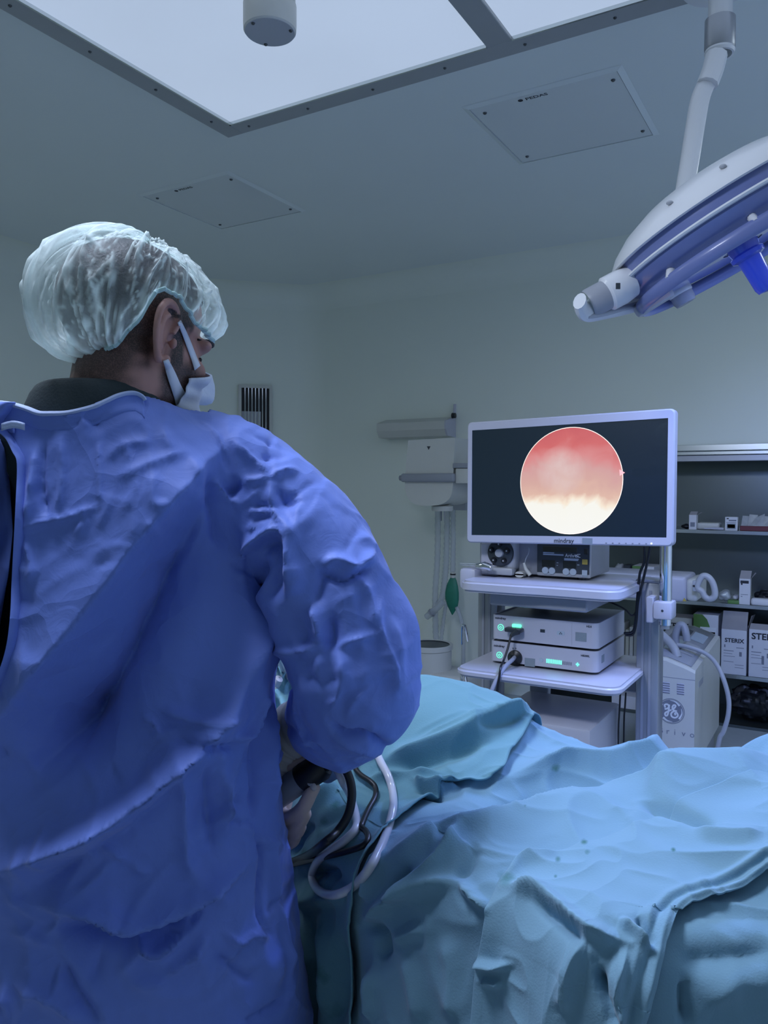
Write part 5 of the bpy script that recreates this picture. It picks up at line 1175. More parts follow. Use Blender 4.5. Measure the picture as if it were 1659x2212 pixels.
GF = [  # folds of the gown: (line, height mm, width left of travel, width right of travel)
    ([(510, 955), (440, 1005), (380, 1080), (300, 1175), (220, 1290), (120, 1420), (-30, 1590)], 32, 45, 130),
    ([(450, 1080), (400, 1200), (330, 1330), (220, 1510), (60, 1680)], -48, 75, 85),
    ([(660, 1120), (610, 1215), (560, 1320), (500, 1440), (445, 1555), (330, 1690), (200, 1785), (-30, 1890)], 30, 85, 38),
    ([(440, 1600), (330, 1730), (200, 1830), (60, 1920)], -12, 40),
    ([(578, 1195), (570, 1290), (588, 1385)], -20, 26, 30), ([(545, 1190), (552, 1300), (545, 1420), (500, 1520)], 10, 30, 22),
    ([(345, 1535), (410, 1548), (480, 1540)], 9, 16, 10), ([(370, 1590), (440, 1600), (500, 1590)], -11, 16, 16), ([(440, 1590), (505, 1582), (522, 1520), (530, 1470)], 10, 10, 16), ([(450, 1640), (480, 1720), (470, 1800)], 5, 14),
    ([(300, 1555), (330, 1565), (345, 1590)], 6, 7), ([(360, 1600), (390, 1700), (400, 1850), (430, 1900)], 6, 18), ([(425, 1620), (440, 1730), (460, 1860)], -5, 12),
    ([(80, 1950), (200, 1962), (270, 1992), (350, 1976), (430, 1935), (545, 1850)], 15, 40, 16), ([(120, 1990), (260, 2025), (360, 2000), (440, 1950)], -12, 16, 30),
    ([(290, 1990), (305, 2045), (340, 2060), (400, 2010), (440, 1960)], 8, 12), ([(340, 2035), (400, 2010), (440, 1950)], -7, 7),
    ([(470, 1770), (545, 1778)], -4, 5), ([(545, 1775), (562, 1850), (557, 1950), (566, 2000), (585, 2025)], -8, 6, 6), ([(585, 1800), (592, 1900), (612, 2040), (625, 2150)], 5, 10, 6),
    ([(480, 2012), (515, 2035), (545, 2018), (585, 2025)], 6, 6), ([(620, 2150), (560, 2190), (520, 2212)], -4, 7), ([(460, 2050), (530, 2110), (560, 2090)], -4, 8), ([(350, 2110), (420, 2060), (450, 2010)], 5, 12),
    ([(130, 2060), (160, 2130), (220, 2212)], -5, 12), ([(30, 2120), (120, 2150), (190, 2212)], 7, 26),
    ([(545, 1490), (535, 1600), (545, 1720), (556, 1790)], -8, 12), ([(565, 1500), (565, 1640), (590, 1760)], 7, 10), ([(505, 1600), (480, 1700), (482, 1800)], 5, 9),
    ([(100, 950), (95, 1050), (112, 1125)], -7, 7, 9), ([(80, 960), (72, 1080), (60, 1150)], 6, 9), ([(135, 940), (140, 1040), (125, 1120)], 5, 10), ([(215, 950), (218, 1020), (226, 1110)], 5, 8, 4), ([(45, 1150), (95, 1130), (150, 1120), (225, 1095)], 6, 8), ([(60, 1250), (80, 1235), (60, 1160)], 5, 8),
    ([(230, 1000), (270, 965), (330, 960)], 4, 12), ([(250, 1040), (320, 1010), (400, 985)], 4, 12), ([(150, 920), (190, 905), (220, 925)], -5, 8), ([(130, 900), (170, 905), (200, 920)], 4, 7),
    ([(440, 1020), (455, 1080), (480, 1150), (475, 1190)], -12, 20, 16), ([(490, 1070), (510, 1050), (520, 1040)], -10, 12), ([(450, 1035), (500, 1085), (520, 1075)], 9, 12), ([(335, 1020), (330, 1090), (370, 1100)], 4, 12), ([(400, 1000), (430, 1060), (400, 1100)], 5, 16),
    ([(430, 915), (470, 960), (500, 1000)], 4, 10), ([(540, 940), (590, 955), (620, 985)], -4, 7), ([(505, 965), (560, 1010), (583, 1035)], 7, 8), ([(583, 1035), (610, 1022), (640, 1020)], 6, 7), ([(583, 1035), (545, 1040), (520, 1035)], 5, 8), ([(583, 1040), (590, 1100), (625, 1140), (648, 1170)], 8, 10), ([(560, 1000), (590, 985), (620, 1000)], -5, 9), ([(600, 1050), (620, 1090), (660, 1080)], -7, 12),
    ([(535, 1105), (580, 1108), (605, 1112)], 5, 5), ([(540, 1090), (580, 1095), (610, 1100)], -4, 5), ([(530, 1140), (580, 1130), (610, 1125)], 4, 7), ([(655, 1060), (640, 1120), (650, 1160)], 4, 12),
    ([(500, 1210), (540, 1180), (580, 1150), (610, 1148), (628, 1180), (638, 1250), (640, 1300)], 15, 16, 12), ([(560, 1195), (600, 1175), (615, 1230), (605, 1300)], -14, 20),
    ([(500, 1215), (540, 1245)], -4, 6), ([(500, 1240), (545, 1245)], 4, 5),
    ([(640, 1215), (655, 1250), (640, 1290)], 6, 10), ([(695, 1215), (735, 1215), (765, 1232), (792, 1208), (800, 1185)], 9, 12, 9), ([(690, 1235), (740, 1255), (770, 1240), (800, 1225)], -11, 10, 8), ([(700, 1225), (692, 1270), (678, 1305)], -8, 16, 12),
    ([(676, 1305), (690, 1350), (697, 1394)], 13, 12, 10), ([(640, 1320), (660, 1370), (650, 1400)], -7, 16), ([(715, 1320), (720, 1380), (705, 1410)], -10, 16), ([(590, 1395), (640, 1408), (697, 1392)], 7, 8, 8),
    ([(765, 1245), (790, 1290), (800, 1340), (812, 1360)], 8, 18, 12), ([(820, 1280), (816, 1350), (845, 1440), (850, 1520)], 7, 10, 16), ([(815, 1370), (760, 1385), (720, 1400)], 5, 10), ([(840, 1330), (860, 1400), (860, 1500)], 4, 14),
    ([(700, 1410), (690, 1450), (705, 1480)], 6, 14), ([(730, 1400), (740, 1450), (720, 1540)], 6, 16), ([(655, 1450), (700, 1470), (740, 1460)], -6, 14),
    ([(712, 1555), (745, 1582), (790, 1582), (838, 1612)], -13, 9, 8), ([(715, 1580), (760, 1600), (830, 1622)], 7, 10), ([(645, 1492), (648, 1540), (662, 1590), (690, 1625)], 6, 5), ([(660, 1600), (690, 1590), (720, 1620)], 5, 8),
]
rg = random.Random(11)
for k in range(150):      # many small sharp creases
    x, y = rg.uniform(-20, 880), rg.uniform(900, 2200)
    if 120 < x < 430 and 1180 < y < 1560 and rg.random() < .75: continue
    a = rg.choice([rg.gauss(-.9, .35), rg.gauss(.7, .4), rg.gauss(1.5, .3)]); l = rg.uniform(18, 70); bend = rg.uniform(-12, 12)
    ca, sa = math.cos(a), math.sin(a)
    GF.append(([(x - ca * l, y - sa * l), (x - sa * bend, y + ca * bend), (x + ca * l, y + sa * l)], rg.choice([-1, 1, 1]) * rg.uniform(1.5, 4.2), rg.uniform(6, 16), rg.uniform(6, 16), .4))
d = np.zeros(len(V))
for f_ in GF: d += fold(Q, *f_)
view = EYE - V; view /= np.linalg.norm(view, axis=1, keepdims=True)
front = sm((view * Nn).sum(1), -.25, .25)
wp = V * 8 + vnoise(V * 6, 4)[:, None] * 2
crump = ridged(wp * np.array([1, 1, .7]), 6, 5) * .006 + ridged(V * 22 + vnoise(V * 12, 5)[:, None] * 2, 7, 6) * .0020 + (vnoise(V * 9, 12) - .5) * .006
d = d * (1 + .7 * sm(Q[:, 1], 1450, 1600) * (Q[:, 0] < 640)) * front * 1.5 / 1000 + crump
V = V + Nn * d[:, None]
for _ in range(1):       # relax pinched spots
    A_ = np.zeros_like(V); c_ = np.zeros(len(V))
    for i in range(4):
        a, b = Fq[:, i], Fq[:, (i + 1) % 4]
        for p, q in ((a, b), (b, a)):
            for j in range(3): A_[:, j] += np.bincount(p, V[q, j], len(V))
            c_ += np.bincount(p, minlength=len(V))
    V = V + .35 * (A_ / np.maximum(c_, 1)[:, None] - V)
# neck opening, open back, sleeve ends
Cx = V[:, 0] * CY + V[:, 1] * SY; Cyy = -V[:, 0] * SY + V[:, 1] * CY; Cz = V[:, 2]
ncx, ncy = -.385, 1.055
ang = np.arctan2(Cx - ncx, ncy - Cyy)
zcut = np.interp(np.degrees(ang), [-180, -70, -35, -15, 0, 15, 30, 45, 70, 180], [1.44, 1.487, 1.478, 1.471, 1.471, 1.477, 1.492, 1.50, 1.49, 1.44])
inhole = ((Cx - ncx) / .15) ** 2 + ((Cyy - ncy) / .155) ** 2 < 1
keep = ~((Cz > zcut) & inhole)
Q2 = proj(V)
poly = np.array([(-60, 930), (2, 925), (20, 945), (44, 1010), (40, 1180), (33, 1330), (18, 1420), (-60, 1560)])
def inpoly(q, pg):
    c = np.zeros(len(q), bool); j = len(pg) - 1
    for i in range(len(pg)):
        cond = ((pg[i, 1] > q[:, 1]) != (pg[j, 1] > q[:, 1])) & (q[:, 0] < (pg[j, 0] - pg[i, 0]) * (q[:, 1] - pg[i, 1]) / (pg[j, 1] - pg[i, 1] + 1e-12) + pg[i, 0]); c ^= cond; j = i
    return c
keep &= ~(inpoly(Q2, poly) & (Cyy < Y0))
fa = FA[2] - FA[1]; fa /= np.linalg.norm(fa); keep &= ~((((V - FA[2]) @ fa) > -.012) & (np.linalg.norm(V - FA[2], axis=1) < .09))
fl = WRL - ELL; fl /= np.linalg.norm(fl); keep &= ~((((V - WRL) @ fl) > -.012) & (np.linalg.norm(V - WRL, axis=1) < .09))
keep &= Cz > .305
gV, gF, used = compact(V, Fq, keep)

# ---- head frame
ya, pi_ = math.radians(40), math.radians(-13)
fx_ = cw(np.array([math.sin(ya) * math.cos(pi_), math.cos(ya) * math.cos(pi_), math.sin(pi_)])); rx_ = cw(np.array([math.cos(ya), -math.sin(ya), 0.0])); ux_ = np.cross(rx_, fx_)
tiltr = math.radians(3); rx_, ux_ = rx_ * math.cos(tiltr) - ux_ * math.sin(tiltr), ux_ * math.cos(tiltr) + rx_ * math.sin(tiltr)
HB = np.array([rx_, fx_, ux_]); HO = at(362, 733, 1.0) - rx_ * .078
def hd(P): return HO + np.asarray(P, float) @ HB
def hloc(P): return (np.asarray(P) - HO) @ HB.T
def hell(c, r, nu=28, nv_=18):
    v, f = ellipsoid(c, r, nu, nv_); return hd(v), f
g = G()
g.add(*hell((0, -.012, .045), (.076, .097, .080))).add(*hell((0, .028, -.02), (.066, .068, .085))).add(*hell((0, .047, -.066), (.050, .050, .042))).add(*hell((0, .084, -.092), (.022, .016, .018)))
g.add(*hell((0, .078, .024), (.056, .020, .014))).add(*hell((.045, .06, -.02), (.022, .026, .022))).add(*hell((-.045, .06, -.02), (.022, .026, .022))).add(*hell((.052, .01, -.055), (.014, .035, .03))).add(*hell((-.052, .01, -.055), (.014, .035, .03)))
g.add(*tube(hd(crom([(0, .094, .018), (0, .106, -.004), (0, .116, -.026), (0, .104, -.036)], 4)), np.linspace(.009, .014, 13), 12)).add(*hell((0, .090, -.062), (.024, .012, .012)))
NB_ = cpt(-.378, 1.052, 1.40)
g.add(*tube(crom([hd((0, -.012, .0)), cpt(-.345, 1.034, 1.515), cpt(-.36, 1.042, 1.46), NB_], 5), np.interp(np.linspace(0, 1, 16), [0, .4, .7, 1], [.06, .060, .063, .075]), 28))
for sg in (1, -1):
    def er(p): return [(sg * (.0745 + max(0, .004 - q[0]) * .62), q[0] - .002, q[1]) for q in p]
    helix = [(.010, .010), (.014, .026), (.008, .040), (-.006, .045), (-.020, .038), (-.027, .022), (-.026, .004), (-.020, -.012), (-.012, -.024), (-.003, -.031)]
    g.add(*tube(hd(crom(er(helix), 4)), np.interp(np.linspace(0, 1, 37), [0, .2, .5, .8, 1], [.0035, .0052, .0050, .0042, .0060]), 10))
    g.add(*tube(hd(crom(er([(-.004, .030), (-.013, .022), (-.016, .006), (-.012, -.008), (-.004, -.016)]), 4)), .0042, 10))
    plate = [(.006, .012), (.010, .028), (.004, .040), (-.008, .042), (-.020, .034), (-.025, .018), (-.024, .002), (-.016, -.014), (-.006, -.026), (.004, -.022), (.006, -.005)]
    pl_ = hd(np.array(er(plate)) - np.array([sg * .004, 0, 0])); g.add(*prism(pl_, -rx_ * sg * .006))
    g.add(*hell((sg * .079, .004, -.027), (.005, .007, .009), 12, 8)).add(*hell((sg * .077, .010, -.002), (.006, .005, .008), 12, 8))
hV, hF, hN = remesh(g, .0026, 5, .5)
# body under the clothes
g = G(); g.add(*loft([cw(ering(X0, Y0 + .06, z, a * .66, b * .38, 40)) for z, a, b, dy in TR if .78 <= z <= 1.45]))
g.add(*tube(crom([SHR, UA[1], FA[0]], 5), .05, 16)).add(*tube(crom(FA + [at(612, 1640, 1.205)], 5), np.linspace(.048, .030, 16), 16)).add(*tube(crom([SHL, ELL, WRL], 5), .045, 16))
g.add(*tube([NB_, cpt(-.395, 1.065, 1.33)], .07, 20))
g.add(*ellipsoid(at(596, 1700, 1.21), (.028, .02, .04), 14, 10))
for xx in (-.50, -.30):
    g.add(*tube([cpt(xx, Y0, .86), cpt(xx, Y0 + .01, .48), cpt(xx, Y0, .08)], [.085, .055, .042], 18)).add(*ellipsoid(cpt(xx, Y0 + .06, .05), (.05, .07, .035), 16, 10))
bV, bF, bN = remesh(g, .009, 6, .5)
PV = np.concatenate([hV, bV]); PF = np.concatenate([hF, bF + len(hV)])
L_ = hloc(PV); lx, ly, lz = np.abs(L_[:, 0]), L_[:, 1], L_[:, 2]
nzv = vnoise(PV * 90, 3) - .5
beard = sm(-lz + .12 * (nzv) * .1, .006, .028) * sm(ly + nzv * .012, .004, .020) * sm(-lz, -.02, .0) * (1 - sm(-lz, .115, .135)) * (1 - .0 * lx)
sideb = sm(ly + nzv * .01, .010, .018) * (1 - sm(ly + nzv * .012, .034, .044)) * sm(lz, -.06, -.02) * sm(lx, .05, .06)
nape = sm(-ly + nzv * .02, .010, .045) * sm(lz + nzv * .03, -.098, -.062)
behind = sm(-ly + nzv * .01, .006, .016) * sm(lz + nzv * .02, -.055, -.02) * (1 - sm(lx, .077, .081))
isH = np.arange(len(PV)) < len(hV)
hairw = np.where(isH, np.clip(np.maximum(np.maximum(beard * .92, sideb), np.maximum(nape * .85, behind * .9)), 0, 1), 0)
hairw = np.where(isH & (lx > .080), hairw * (1 - sm(lx, .080, .084)), hairw)
inear = isH & (lx > .0745) & (ly > -.036) & (ly < .016) & (lz > -.042) & (lz < .052)
scalp = sm(lz, .024, .034) * (1 - sm(ly + nzv * .01, .036, .048))
hairw = np.where(isH, np.maximum(hairw, scalp), hairw)
hairw = np.where(inear & ((lx > .0785) | (lz < .03)), 0, hairw)
SK, N, L, B = nt_new('skin')
a_ = N.new('ShaderNodeAttribute'); a_.attribute_name = 'hair'
tc = N.new('ShaderNodeTexCoord'); nz = N.new('ShaderNodeTexNoise'); nz.inputs['Scale'].default_value = 600; nz.inputs['Detail'].default_value = 3; L.new(tc.outputs['Object'], nz.inputs['Vector'])
n2 = N.new('ShaderNodeTexNoise'); n2.inputs['Scale'].default_value = 25; L.new(tc.outputs['Object'], n2.inputs['Vector'])
m1 = N.new('ShaderNodeMix'); m1.data_type = 'RGBA'; m1.inputs['A'].default_value = (.40, .20, .17, 1); m1.inputs['B'].default_value = (.47, .26, .22, 1); L.new(n2.outputs['Fac'], m1.inputs['Factor'])
ml = N.new('ShaderNodeMath'); ml.operation = 'MULTIPLY'; mp2 = N.new('ShaderNodeMapRange'); mp2.inputs['From Min'].default_value = .25; mp2.inputs['From Max'].default_value = .55; L.new(nz.outputs['Fac'], mp2.inputs['Value']); mp2.inputs['To Min'].default_value = .65
L.new(a_.outputs['Fac'], ml.inputs[0]); L.new(mp2.outputs['Result'], ml.inputs[1])
m2 = N.new('ShaderNodeMix'); m2.data_type = 'RGBA'; m2.inputs['B'].default_value = (.022, .016, .016, 1); L.new(m1.outputs['Result'], m2.inputs['A']); L.new(ml.outputs[0], m2.inputs['Factor']); L.new(m2.outputs['Result'], B.inputs['Base Color'])
B.inputs['Roughness'].default_value = .5; B.inputs['Subsurface Weight'].default_value = .12; B.inputs['Subsurface Radius'].default_value = (.01, .004, .002)
base = cpt(X0, Y0, 0)
person = put('person', (PV, PF), SK, None, angle=0, label='person in blue gown, hair cap and mask operating, seen from behind', cat='person', loc=tuple(base), attrs={'hair': hairw})

# ---- gown
GOWN, N, L, B = nt_new('gown_fabric')
tc = N.new('ShaderNodeTexCoord'); nz = N.new('ShaderNodeTexNoise'); nz.inputs['Scale'].default_value = 7; nz.inputs['Detail'].default_value = 6; L.new(tc.outputs['Object'], nz.inputs['Vector'])
m1 = N.new('ShaderNodeMix'); m1.data_type = 'RGBA'; m1.inputs['A'].default_value = (.135, .22, .66, 1); m1.inputs['B'].default_value = (.165, .26, .74, 1); L.new(nz.outputs['Fac'], m1.inputs['Factor']); L.new(m1.outputs['Result'], B.inputs['Base Color'])
B.inputs['Roughness'].default_value = .62; B.inputs['Specular IOR Level'].default_value = .4; B.inputs['Sheen Weight'].default_value = .15
n2 = N.new('ShaderNodeTexNoise'); n2.inputs['Scale'].default_value = 38; n2.inputs['Detail'].default_value = 5; n2.inputs['Distortion'].default_value = 1.2; L.new(tc.outputs['Object'], n2.inputs['Vector'])
bp = N.new('ShaderNodeBump'); bp.inputs['Strength'].default_value = .25; bp.inputs['Distance'].default_value = .004; L.new(n2.outputs['Fac'], bp.inputs['Height'])
dn = N.new('ShaderNodeTexNoise'); dn.inputs['Scale'].default_value = 6; dn.inputs['Detail'].default_value = 3; L.new(tc.outputs['Object'], dn.inputs['Vector'])
va = N.new('ShaderNodeVectorMath'); va.operation = 'MULTIPLY_ADD'; va.inputs[1].default_value = (.16, .16, .16); L.new(dn.outputs['Color'], va.inputs[0]); L.new(tc.outputs['Object'], va.inputs[2])
vo = N.new('ShaderNodeTexVoronoi'); vo.feature = 'F1'; vo.inputs['Scale'].default_value = 11; L.new(va.outputs[0], vo.inputs['Vector'])
b2 = N.new('ShaderNodeBump'); b2.inputs['Strength'].default_value = .45; b2.inputs['Distance'].default_value = .02; L.new(vo.outputs['Distance'], b2.inputs['Height']); L.new(bp.outputs['Normal'], b2.inputs['Normal']); L.new(b2.outputs['Normal'], B.inputs['Normal'])
gown = put('gown', (gV, gF), GOWN, person, angle=0, solid=.0015, label='long sleeved blue surgical gown')
oe = []
for x, y in ((6, 932), (22, 948), (36, 975), (47, 1005), (44, 1100), (40, 1180), (36, 1260), (33, 1330), (24, 1400), (4, 1460), (-30, 1520)):
    h = None
    for k in range(14):
        BV = BVHTree.FromPolygons([tuple(v) for v in gV], [tuple(int(i) for i in f) for f in gF]) if not oe and k == 0 else BV
        h = BV.ray_cast(Vector(EYE), Vector(ray(x + 2 * k, y)).normalized())
        if h[0] is not None and h[3] < 1.15: break
    oe.append(at(x + 1, y, (np.array(h[0]) - EYE) @ _f - .002) if h[0] is not None and h[3] < 1.15 else at(x, y, .97))
put('back_edge', tube(crom(oe, 5), .005, 8, flat=(1.6, .6)), GOWN, gown)
lp_ = np.array([[at(-70 + (np.interp(y, [940, 970, 1050, 1150, 1250, 1350, 1480], [-4, 10, 22, 26, 16, 0, -20]) + 70) * u, y, .975 + .012 * math.sin(u * 5 + y * .02)) for u in np.linspace(0, 1, 10)] for y in np.linspace(940, 1480, 40)])
put('left_back_panel', sheet(lp_), GOWN, gown, angle=0, solid=.0015)
# neckline binding: follow the cut edge at the back
BIND = mat('gown_binding', (.42, .52, .80), .6, bump=.4, bscale=150)
edge_px = [(2, 868), (30, 872), (58, 880), (85, 890), (112, 893), (150, 889), (200, 880), (228, 868), (252, 857), (275, 851), (292, 850), (306, 858), (312, 866)]
gb_ = BVHTree.FromPolygons([tuple(v) for v in gV], [tuple(int(i) for i in f) for f in gF])
def on_gown(px, py):
    for k in range(40):
        h = gb_.ray_cast(Vector(EYE), Vector(ray(px, py + k)).normalized())
        if h[0] is not None and h[3] < 1.2: return np.array(h[0]), k
    return at(px, py, .97), 0
bp_ = []
for x, y in edge_px:
    p_, k = on_gown(x, y); D_ = (p_ - EYE) @ _f; bp_.append(at(x, y + min(k, 3), D_ - .003))
bp_ = np.array(bp_)
dd = np.array([(q - EYE) @ _f for q in bp_]); ds = np.convolve(np.concatenate([[dd[0]] * 2, dd, [dd[-1]] * 2]), np.ones(5) / 5, 'valid')
bp_ = np.array([EYE + (q - EYE) * (ds[i] / dd[i]) for i, q in enumerate(bp_)])
put('neck_binding', tube(crom(bp_, 5), .0048, 10, flat=(1.2, .7)), BIND, gown)
# strip closing the gap between the binding and the cloth
rows = []
for x, y in edge_px:
    col_ = []
    for k in range(7):
        p_, kk = on_gown(x, y + 10 + k * 5); col_.append(p_)
    rows.append(col_)
rows = np.array(rows); flat_ = rows.copy()
for i in range(len(rows)): rows[i, 0] = bp_[i]; rows[i, 1] = .55 * bp_[i] + .45 * rows[i, 2]
rows -= _f * (.002 * np.linspace(1, 0, rows.shape[1]))[None, :, None]; rows[:, -1] += _f * .002
for i, wt in ((-1, 1.0), (-2, .6), (-3, .3)): rows[i, 1:] = (1 - wt) * rows[i, 1:] + wt * (flat_[i, 1:] + _f * .001)
put('neck_facing', sheet(rows), GOWN, gown, angle=0, solid=.001)
# hanging tie flap at the back left
fl_ = np.array([[at(-8 + u * 40, 868 + v * 60 - u * (1 - v) * 0 + u * v * 8, .945 - .012 * math.sin(u * 3 + v * 4)) for v in np.linspace(0, 1, 10)] for u in np.linspace(0, 1, 10)])
put('tie_flap', sheet(fl_), GOWN, gown, angle=0, solid=.0015)
put('tie_tab', sheet(np.array([[at(4 + u * 50, 915 + v * 16 - math.sin(u * 3) * 6, .932) for v in np.linspace(0, 1, 4)] for u in np.linspace(0, 1, 8)])), BIND, gown, angle=0, solid=.0015)

# ---- scrub shirt with collar
SCRUB = mat('scrub_dark', (.012, .026, .032), .8, vary=.2, scale=20, bump=.3, bscale=300)
g = G(); g.add(*loft([cw(ering(X0, Y0 + np.interp(z, [1.28, 1.42], [.055, 0]) + dy, z, a * .80, b * np.interp(z, [1.28, 1.42], [.42, .86]), 44)) for z, a, b, dy in TR if .85 <= z <= 1.48], cap=False))
sh_ = put('scrub_shirt', g, SCRUB, person, angle=0)
def crng(z, a, b, cx=-.372, cy=1.042): return cw(ering(cx, cy, z, a, b, 44, 2.0))
rings = [crng(1.44, .104, .098), crng(1.475, .096, .094), crng(1.495, .086, .088), crng(1.505, .079, .082), crng(1.508, .075, .078), crng(1.503, .072, .075), crng(1.48, .070, .073)]
for i, rg in enumerate(rings):   # collar stands higher at the nape
    dy_ = -(rg[:, 0] * -SY + rg[:, 1] * CY - 1.042) / .09; rg[:, 2] += .006 * dy_ * (i > 1)
put('collar', loft(rings, cap=False), SCRUB, sh_, angle=0)
# trousers and clogs
g = G()
for xx in (-.50, -.30): g.add(*tube([cpt(xx, Y0, .88), cpt(xx, Y0, .5), cpt(xx, Y0, .09)], [.10, .085, .075], 24))
put('trousers', g, SCRUB, person)
for xx in (-.50, -.30):
    v, f = ellipsoid((0, 0, 0), (.055, .14, .05), 20, 12); v = np.array(v); v[:, 2] = np.maximum(v[:, 2], -.045)
    put('clog', (cw(v + np.array([xx, Y0 + .07, .0452])), f), GREYP, person)

# ---- hair under the cap
v, f = ellipsoid((0, -.012, .045), (.080, .101, .084), 40, 28); v = np.array(v)
hl = np.interp(v[:, 1], [-.12, -.06, -.038, -.032, .02, .05, .075, .1], [-.05, -.04, -.01, .060, .062, .065, .078, .09])
kp_ = v[:, 2] > hl; ff = [q for q in f if all(kp_[i] for i in q)]
HAIR = mat('hair_dark', (.020, .017, .022), .6, vary=.4, scale=60, bump=.6, bscale=250)
put('hair', (hd(v), ff), HAIR, person, angle=0)
# ---- bouffant cap
nt_, nth = 90, 260
th = np.linspace(0, 2 * math.pi, nth, endpoint=False); t = np.linspace(0, 1, nt_)
thd = np.degrees(th); a180 = np.where(thd > 180, 360 - thd, thd)
hem_el = np.radians(np.interp(a180, [0, 30, 60, 74, 84, 98, 106, 113, 125, 150, 180], [-4, -6, -6, 0, 6, 7, 1, -24, -44, -58, -64]))
TT, HH = np.meshgrid(t, th, indexing='ij')
EL = hem_el[None, :] + (math.pi / 2 - hem_el[None, :]) * TT
dirx = np.cos(EL) * np.sin(HH); diry = np.cos(EL) * np.cos(HH); dirz = np.sin(EL)
a_r, b_r, c_r = .083, .104, .087
rad_ = 1 / np.sqrt((dirx / a_r) ** 2 + (diry / b_r) ** 2 + (dirz / c_r) ** 2)
A = a180[None, :]
puff = np.interp(A, [0, 25, 60, 90, 115, 150, 180], [.018, .018, .010, .006, .018, .030, .034])
prof = np.interp(TT, [0, .03, .08, .16, .26, .45, .7, 1], [.18, .40, .80, 1.0, 1.0, .70, .32, .15])
lift = puff * prof
sp = np.stack([np.sin(HH) * 3, np.cos(HH) * 3, TT * 1.4], -1).reshape(-1, 3)
w1 = vnoise(sp * 1.2, 21)[:, None]
pl1 = ridged(sp * np.array([2.2, 2.2, 1.1]) + w1 * 1.8, 31, 2.5).reshape(TT.shape)
pl2 = ridged(sp * np.array([4.2, 4.2, 2.2]) + w1 * 3.2, 32, 3.5).reshape(TT.shape)
pl3 = ridged(sp * np.array([8, 8, 3.0]) + w1 * 4, 33, 4).reshape(TT.shape)
gath = np.sin(HH * 34 + 3 * np.sin(HH * 7) + TT * 5)
wr = .010 * (pl1 - .35) + .006 * (pl2 - .25) + .0026 * (pl3 - .2)
lift = lift + wr * (.45 + .55 * (1 - sm(TT, .5, 1))) + gath * .0022 * np.exp(-(TT / .14))
lift = np.maximum(lift, .0035)
rr_ = rad_ + lift
capL = np.stack([dirx * rr_, -.012 + diry * rr_, .045 + dirz * rr_], -1)
dens = np.clip(.38 * np.exp(-(TT / .16)) + .45 * sm(pl1, .7, 1) + .75 * sm(pl2, .62, 1) + .55 * sm(pl3, .6, 1) + .22 * sm(A, 120, 165) + .30 * sm(-A, -55, -25), 0, 1)
idx = np.arange(nt_ * nth).reshape(nt_, nth); Fq = np.stack([idx[:-1], np.roll(idx[:-1], -1, 1), np.roll(idx[1:], -1, 1), idx[1:]], -1).reshape(-1, 4)
CAP, N, L, B = nt_new('cap_nonwoven')
a_ = N.new('ShaderNodeAttribute'); a_.attribute_name = 'ply'
tc = N.new('ShaderNodeTexCoord'); nz = N.new('ShaderNodeTexNoise'); nz.inputs['Scale'].default_value = 140; nz.inputs['Detail'].default_value = 4; L.new(tc.outputs['Object'], nz.inputs['Vector'])
ma = N.new('ShaderNodeMath'); ma.operation = 'MULTIPLY_ADD'; ma.inputs[1].default_value = .85; L.new(a_.outputs['Fac'], ma.inputs[0])
mb = N.new('ShaderNodeMath'); mb.operation = 'MULTIPLY_ADD'; mb.inputs[1].default_value = .14; mb.inputs[2].default_value = .0; L.new(nz.outputs['Fac'], mb.inputs[0]); L.new(mb.outputs[0], ma.inputs[2]); ma.use_clamp = True
df = N.new('ShaderNodeBsdfDiffuse'); df.inputs['Color'].default_value = (.86, .97, .95, 1); tl_ = N.new('ShaderNodeBsdfTranslucent'); tl_.inputs['Color'].default_value = (.65, .85, .84, 1)
mx1 = N.new('ShaderNodeMixShader'); mx1.inputs[0].default_value = .28; L.new(df.outputs[0], mx1.inputs[1]); L.new(tl_.outputs[0], mx1.inputs[2])
tr = N.new('ShaderNodeBsdfTransparent'); mx2 = N.new('ShaderNodeMixShader'); L.new(ma.outputs[0], mx2.inputs[0]); L.new(tr.outputs[0], mx2.inputs[1]); L.new(mx1.outputs[0], mx2.inputs[2])
L.new(mx2.outputs[0], N['Material Output'].inputs['Surface'])
cap = put('hair_cap', (hd(capL.reshape(-1, 3)), Fq), CAP, person, angle=0, attrs={'ply': dens.reshape(-1)}, label='pale mint see-through bouffant cap')
put('elastic_hem', tube(hd(capL[0]), .0028, 8, closed=True), mat('cap_elastic', (.50, .70, .70), .8, alpha=.8), cap)

# ---- mask
MASK = mat('mask_white', (.66, .72, .84), .75, vary=.04, bump=.3, bscale=120)
sb_ = BVHTree.FromPolygons([tuple(v) for v in hV], [tuple(int(i) for i in f) for f in hF])
def on_skin(px, py, lift=.003, Dmax=1.12):
    h = sb_.ray_cast(Vector(EYE), Vector(ray(px, py)).normalized())
    if h[0] is None: return None
    return np.array(h[0]) + np.array(h[1]) * 0 - _f * lift
ps = np.linspace(-66, 66, 44); zs_ = np.linspace(0, 1, 22); mk = []
def skin_out(psi, z, lift, oy=.02):
    dl = np.array([math.sin(psi), math.cos(psi), 0.0]); o_ = np.array([0, oy, z]) + dl * .3
    h = sb_.ray_cast(Vector(hd(o_)), Vector(-(dl @ HB)).normalized())
    q = hloc(np.array(h[0])) if h[0] is not None and h[3] < .3 else np.array([0, oy, z]) + dl * .05
    return q + dl * lift
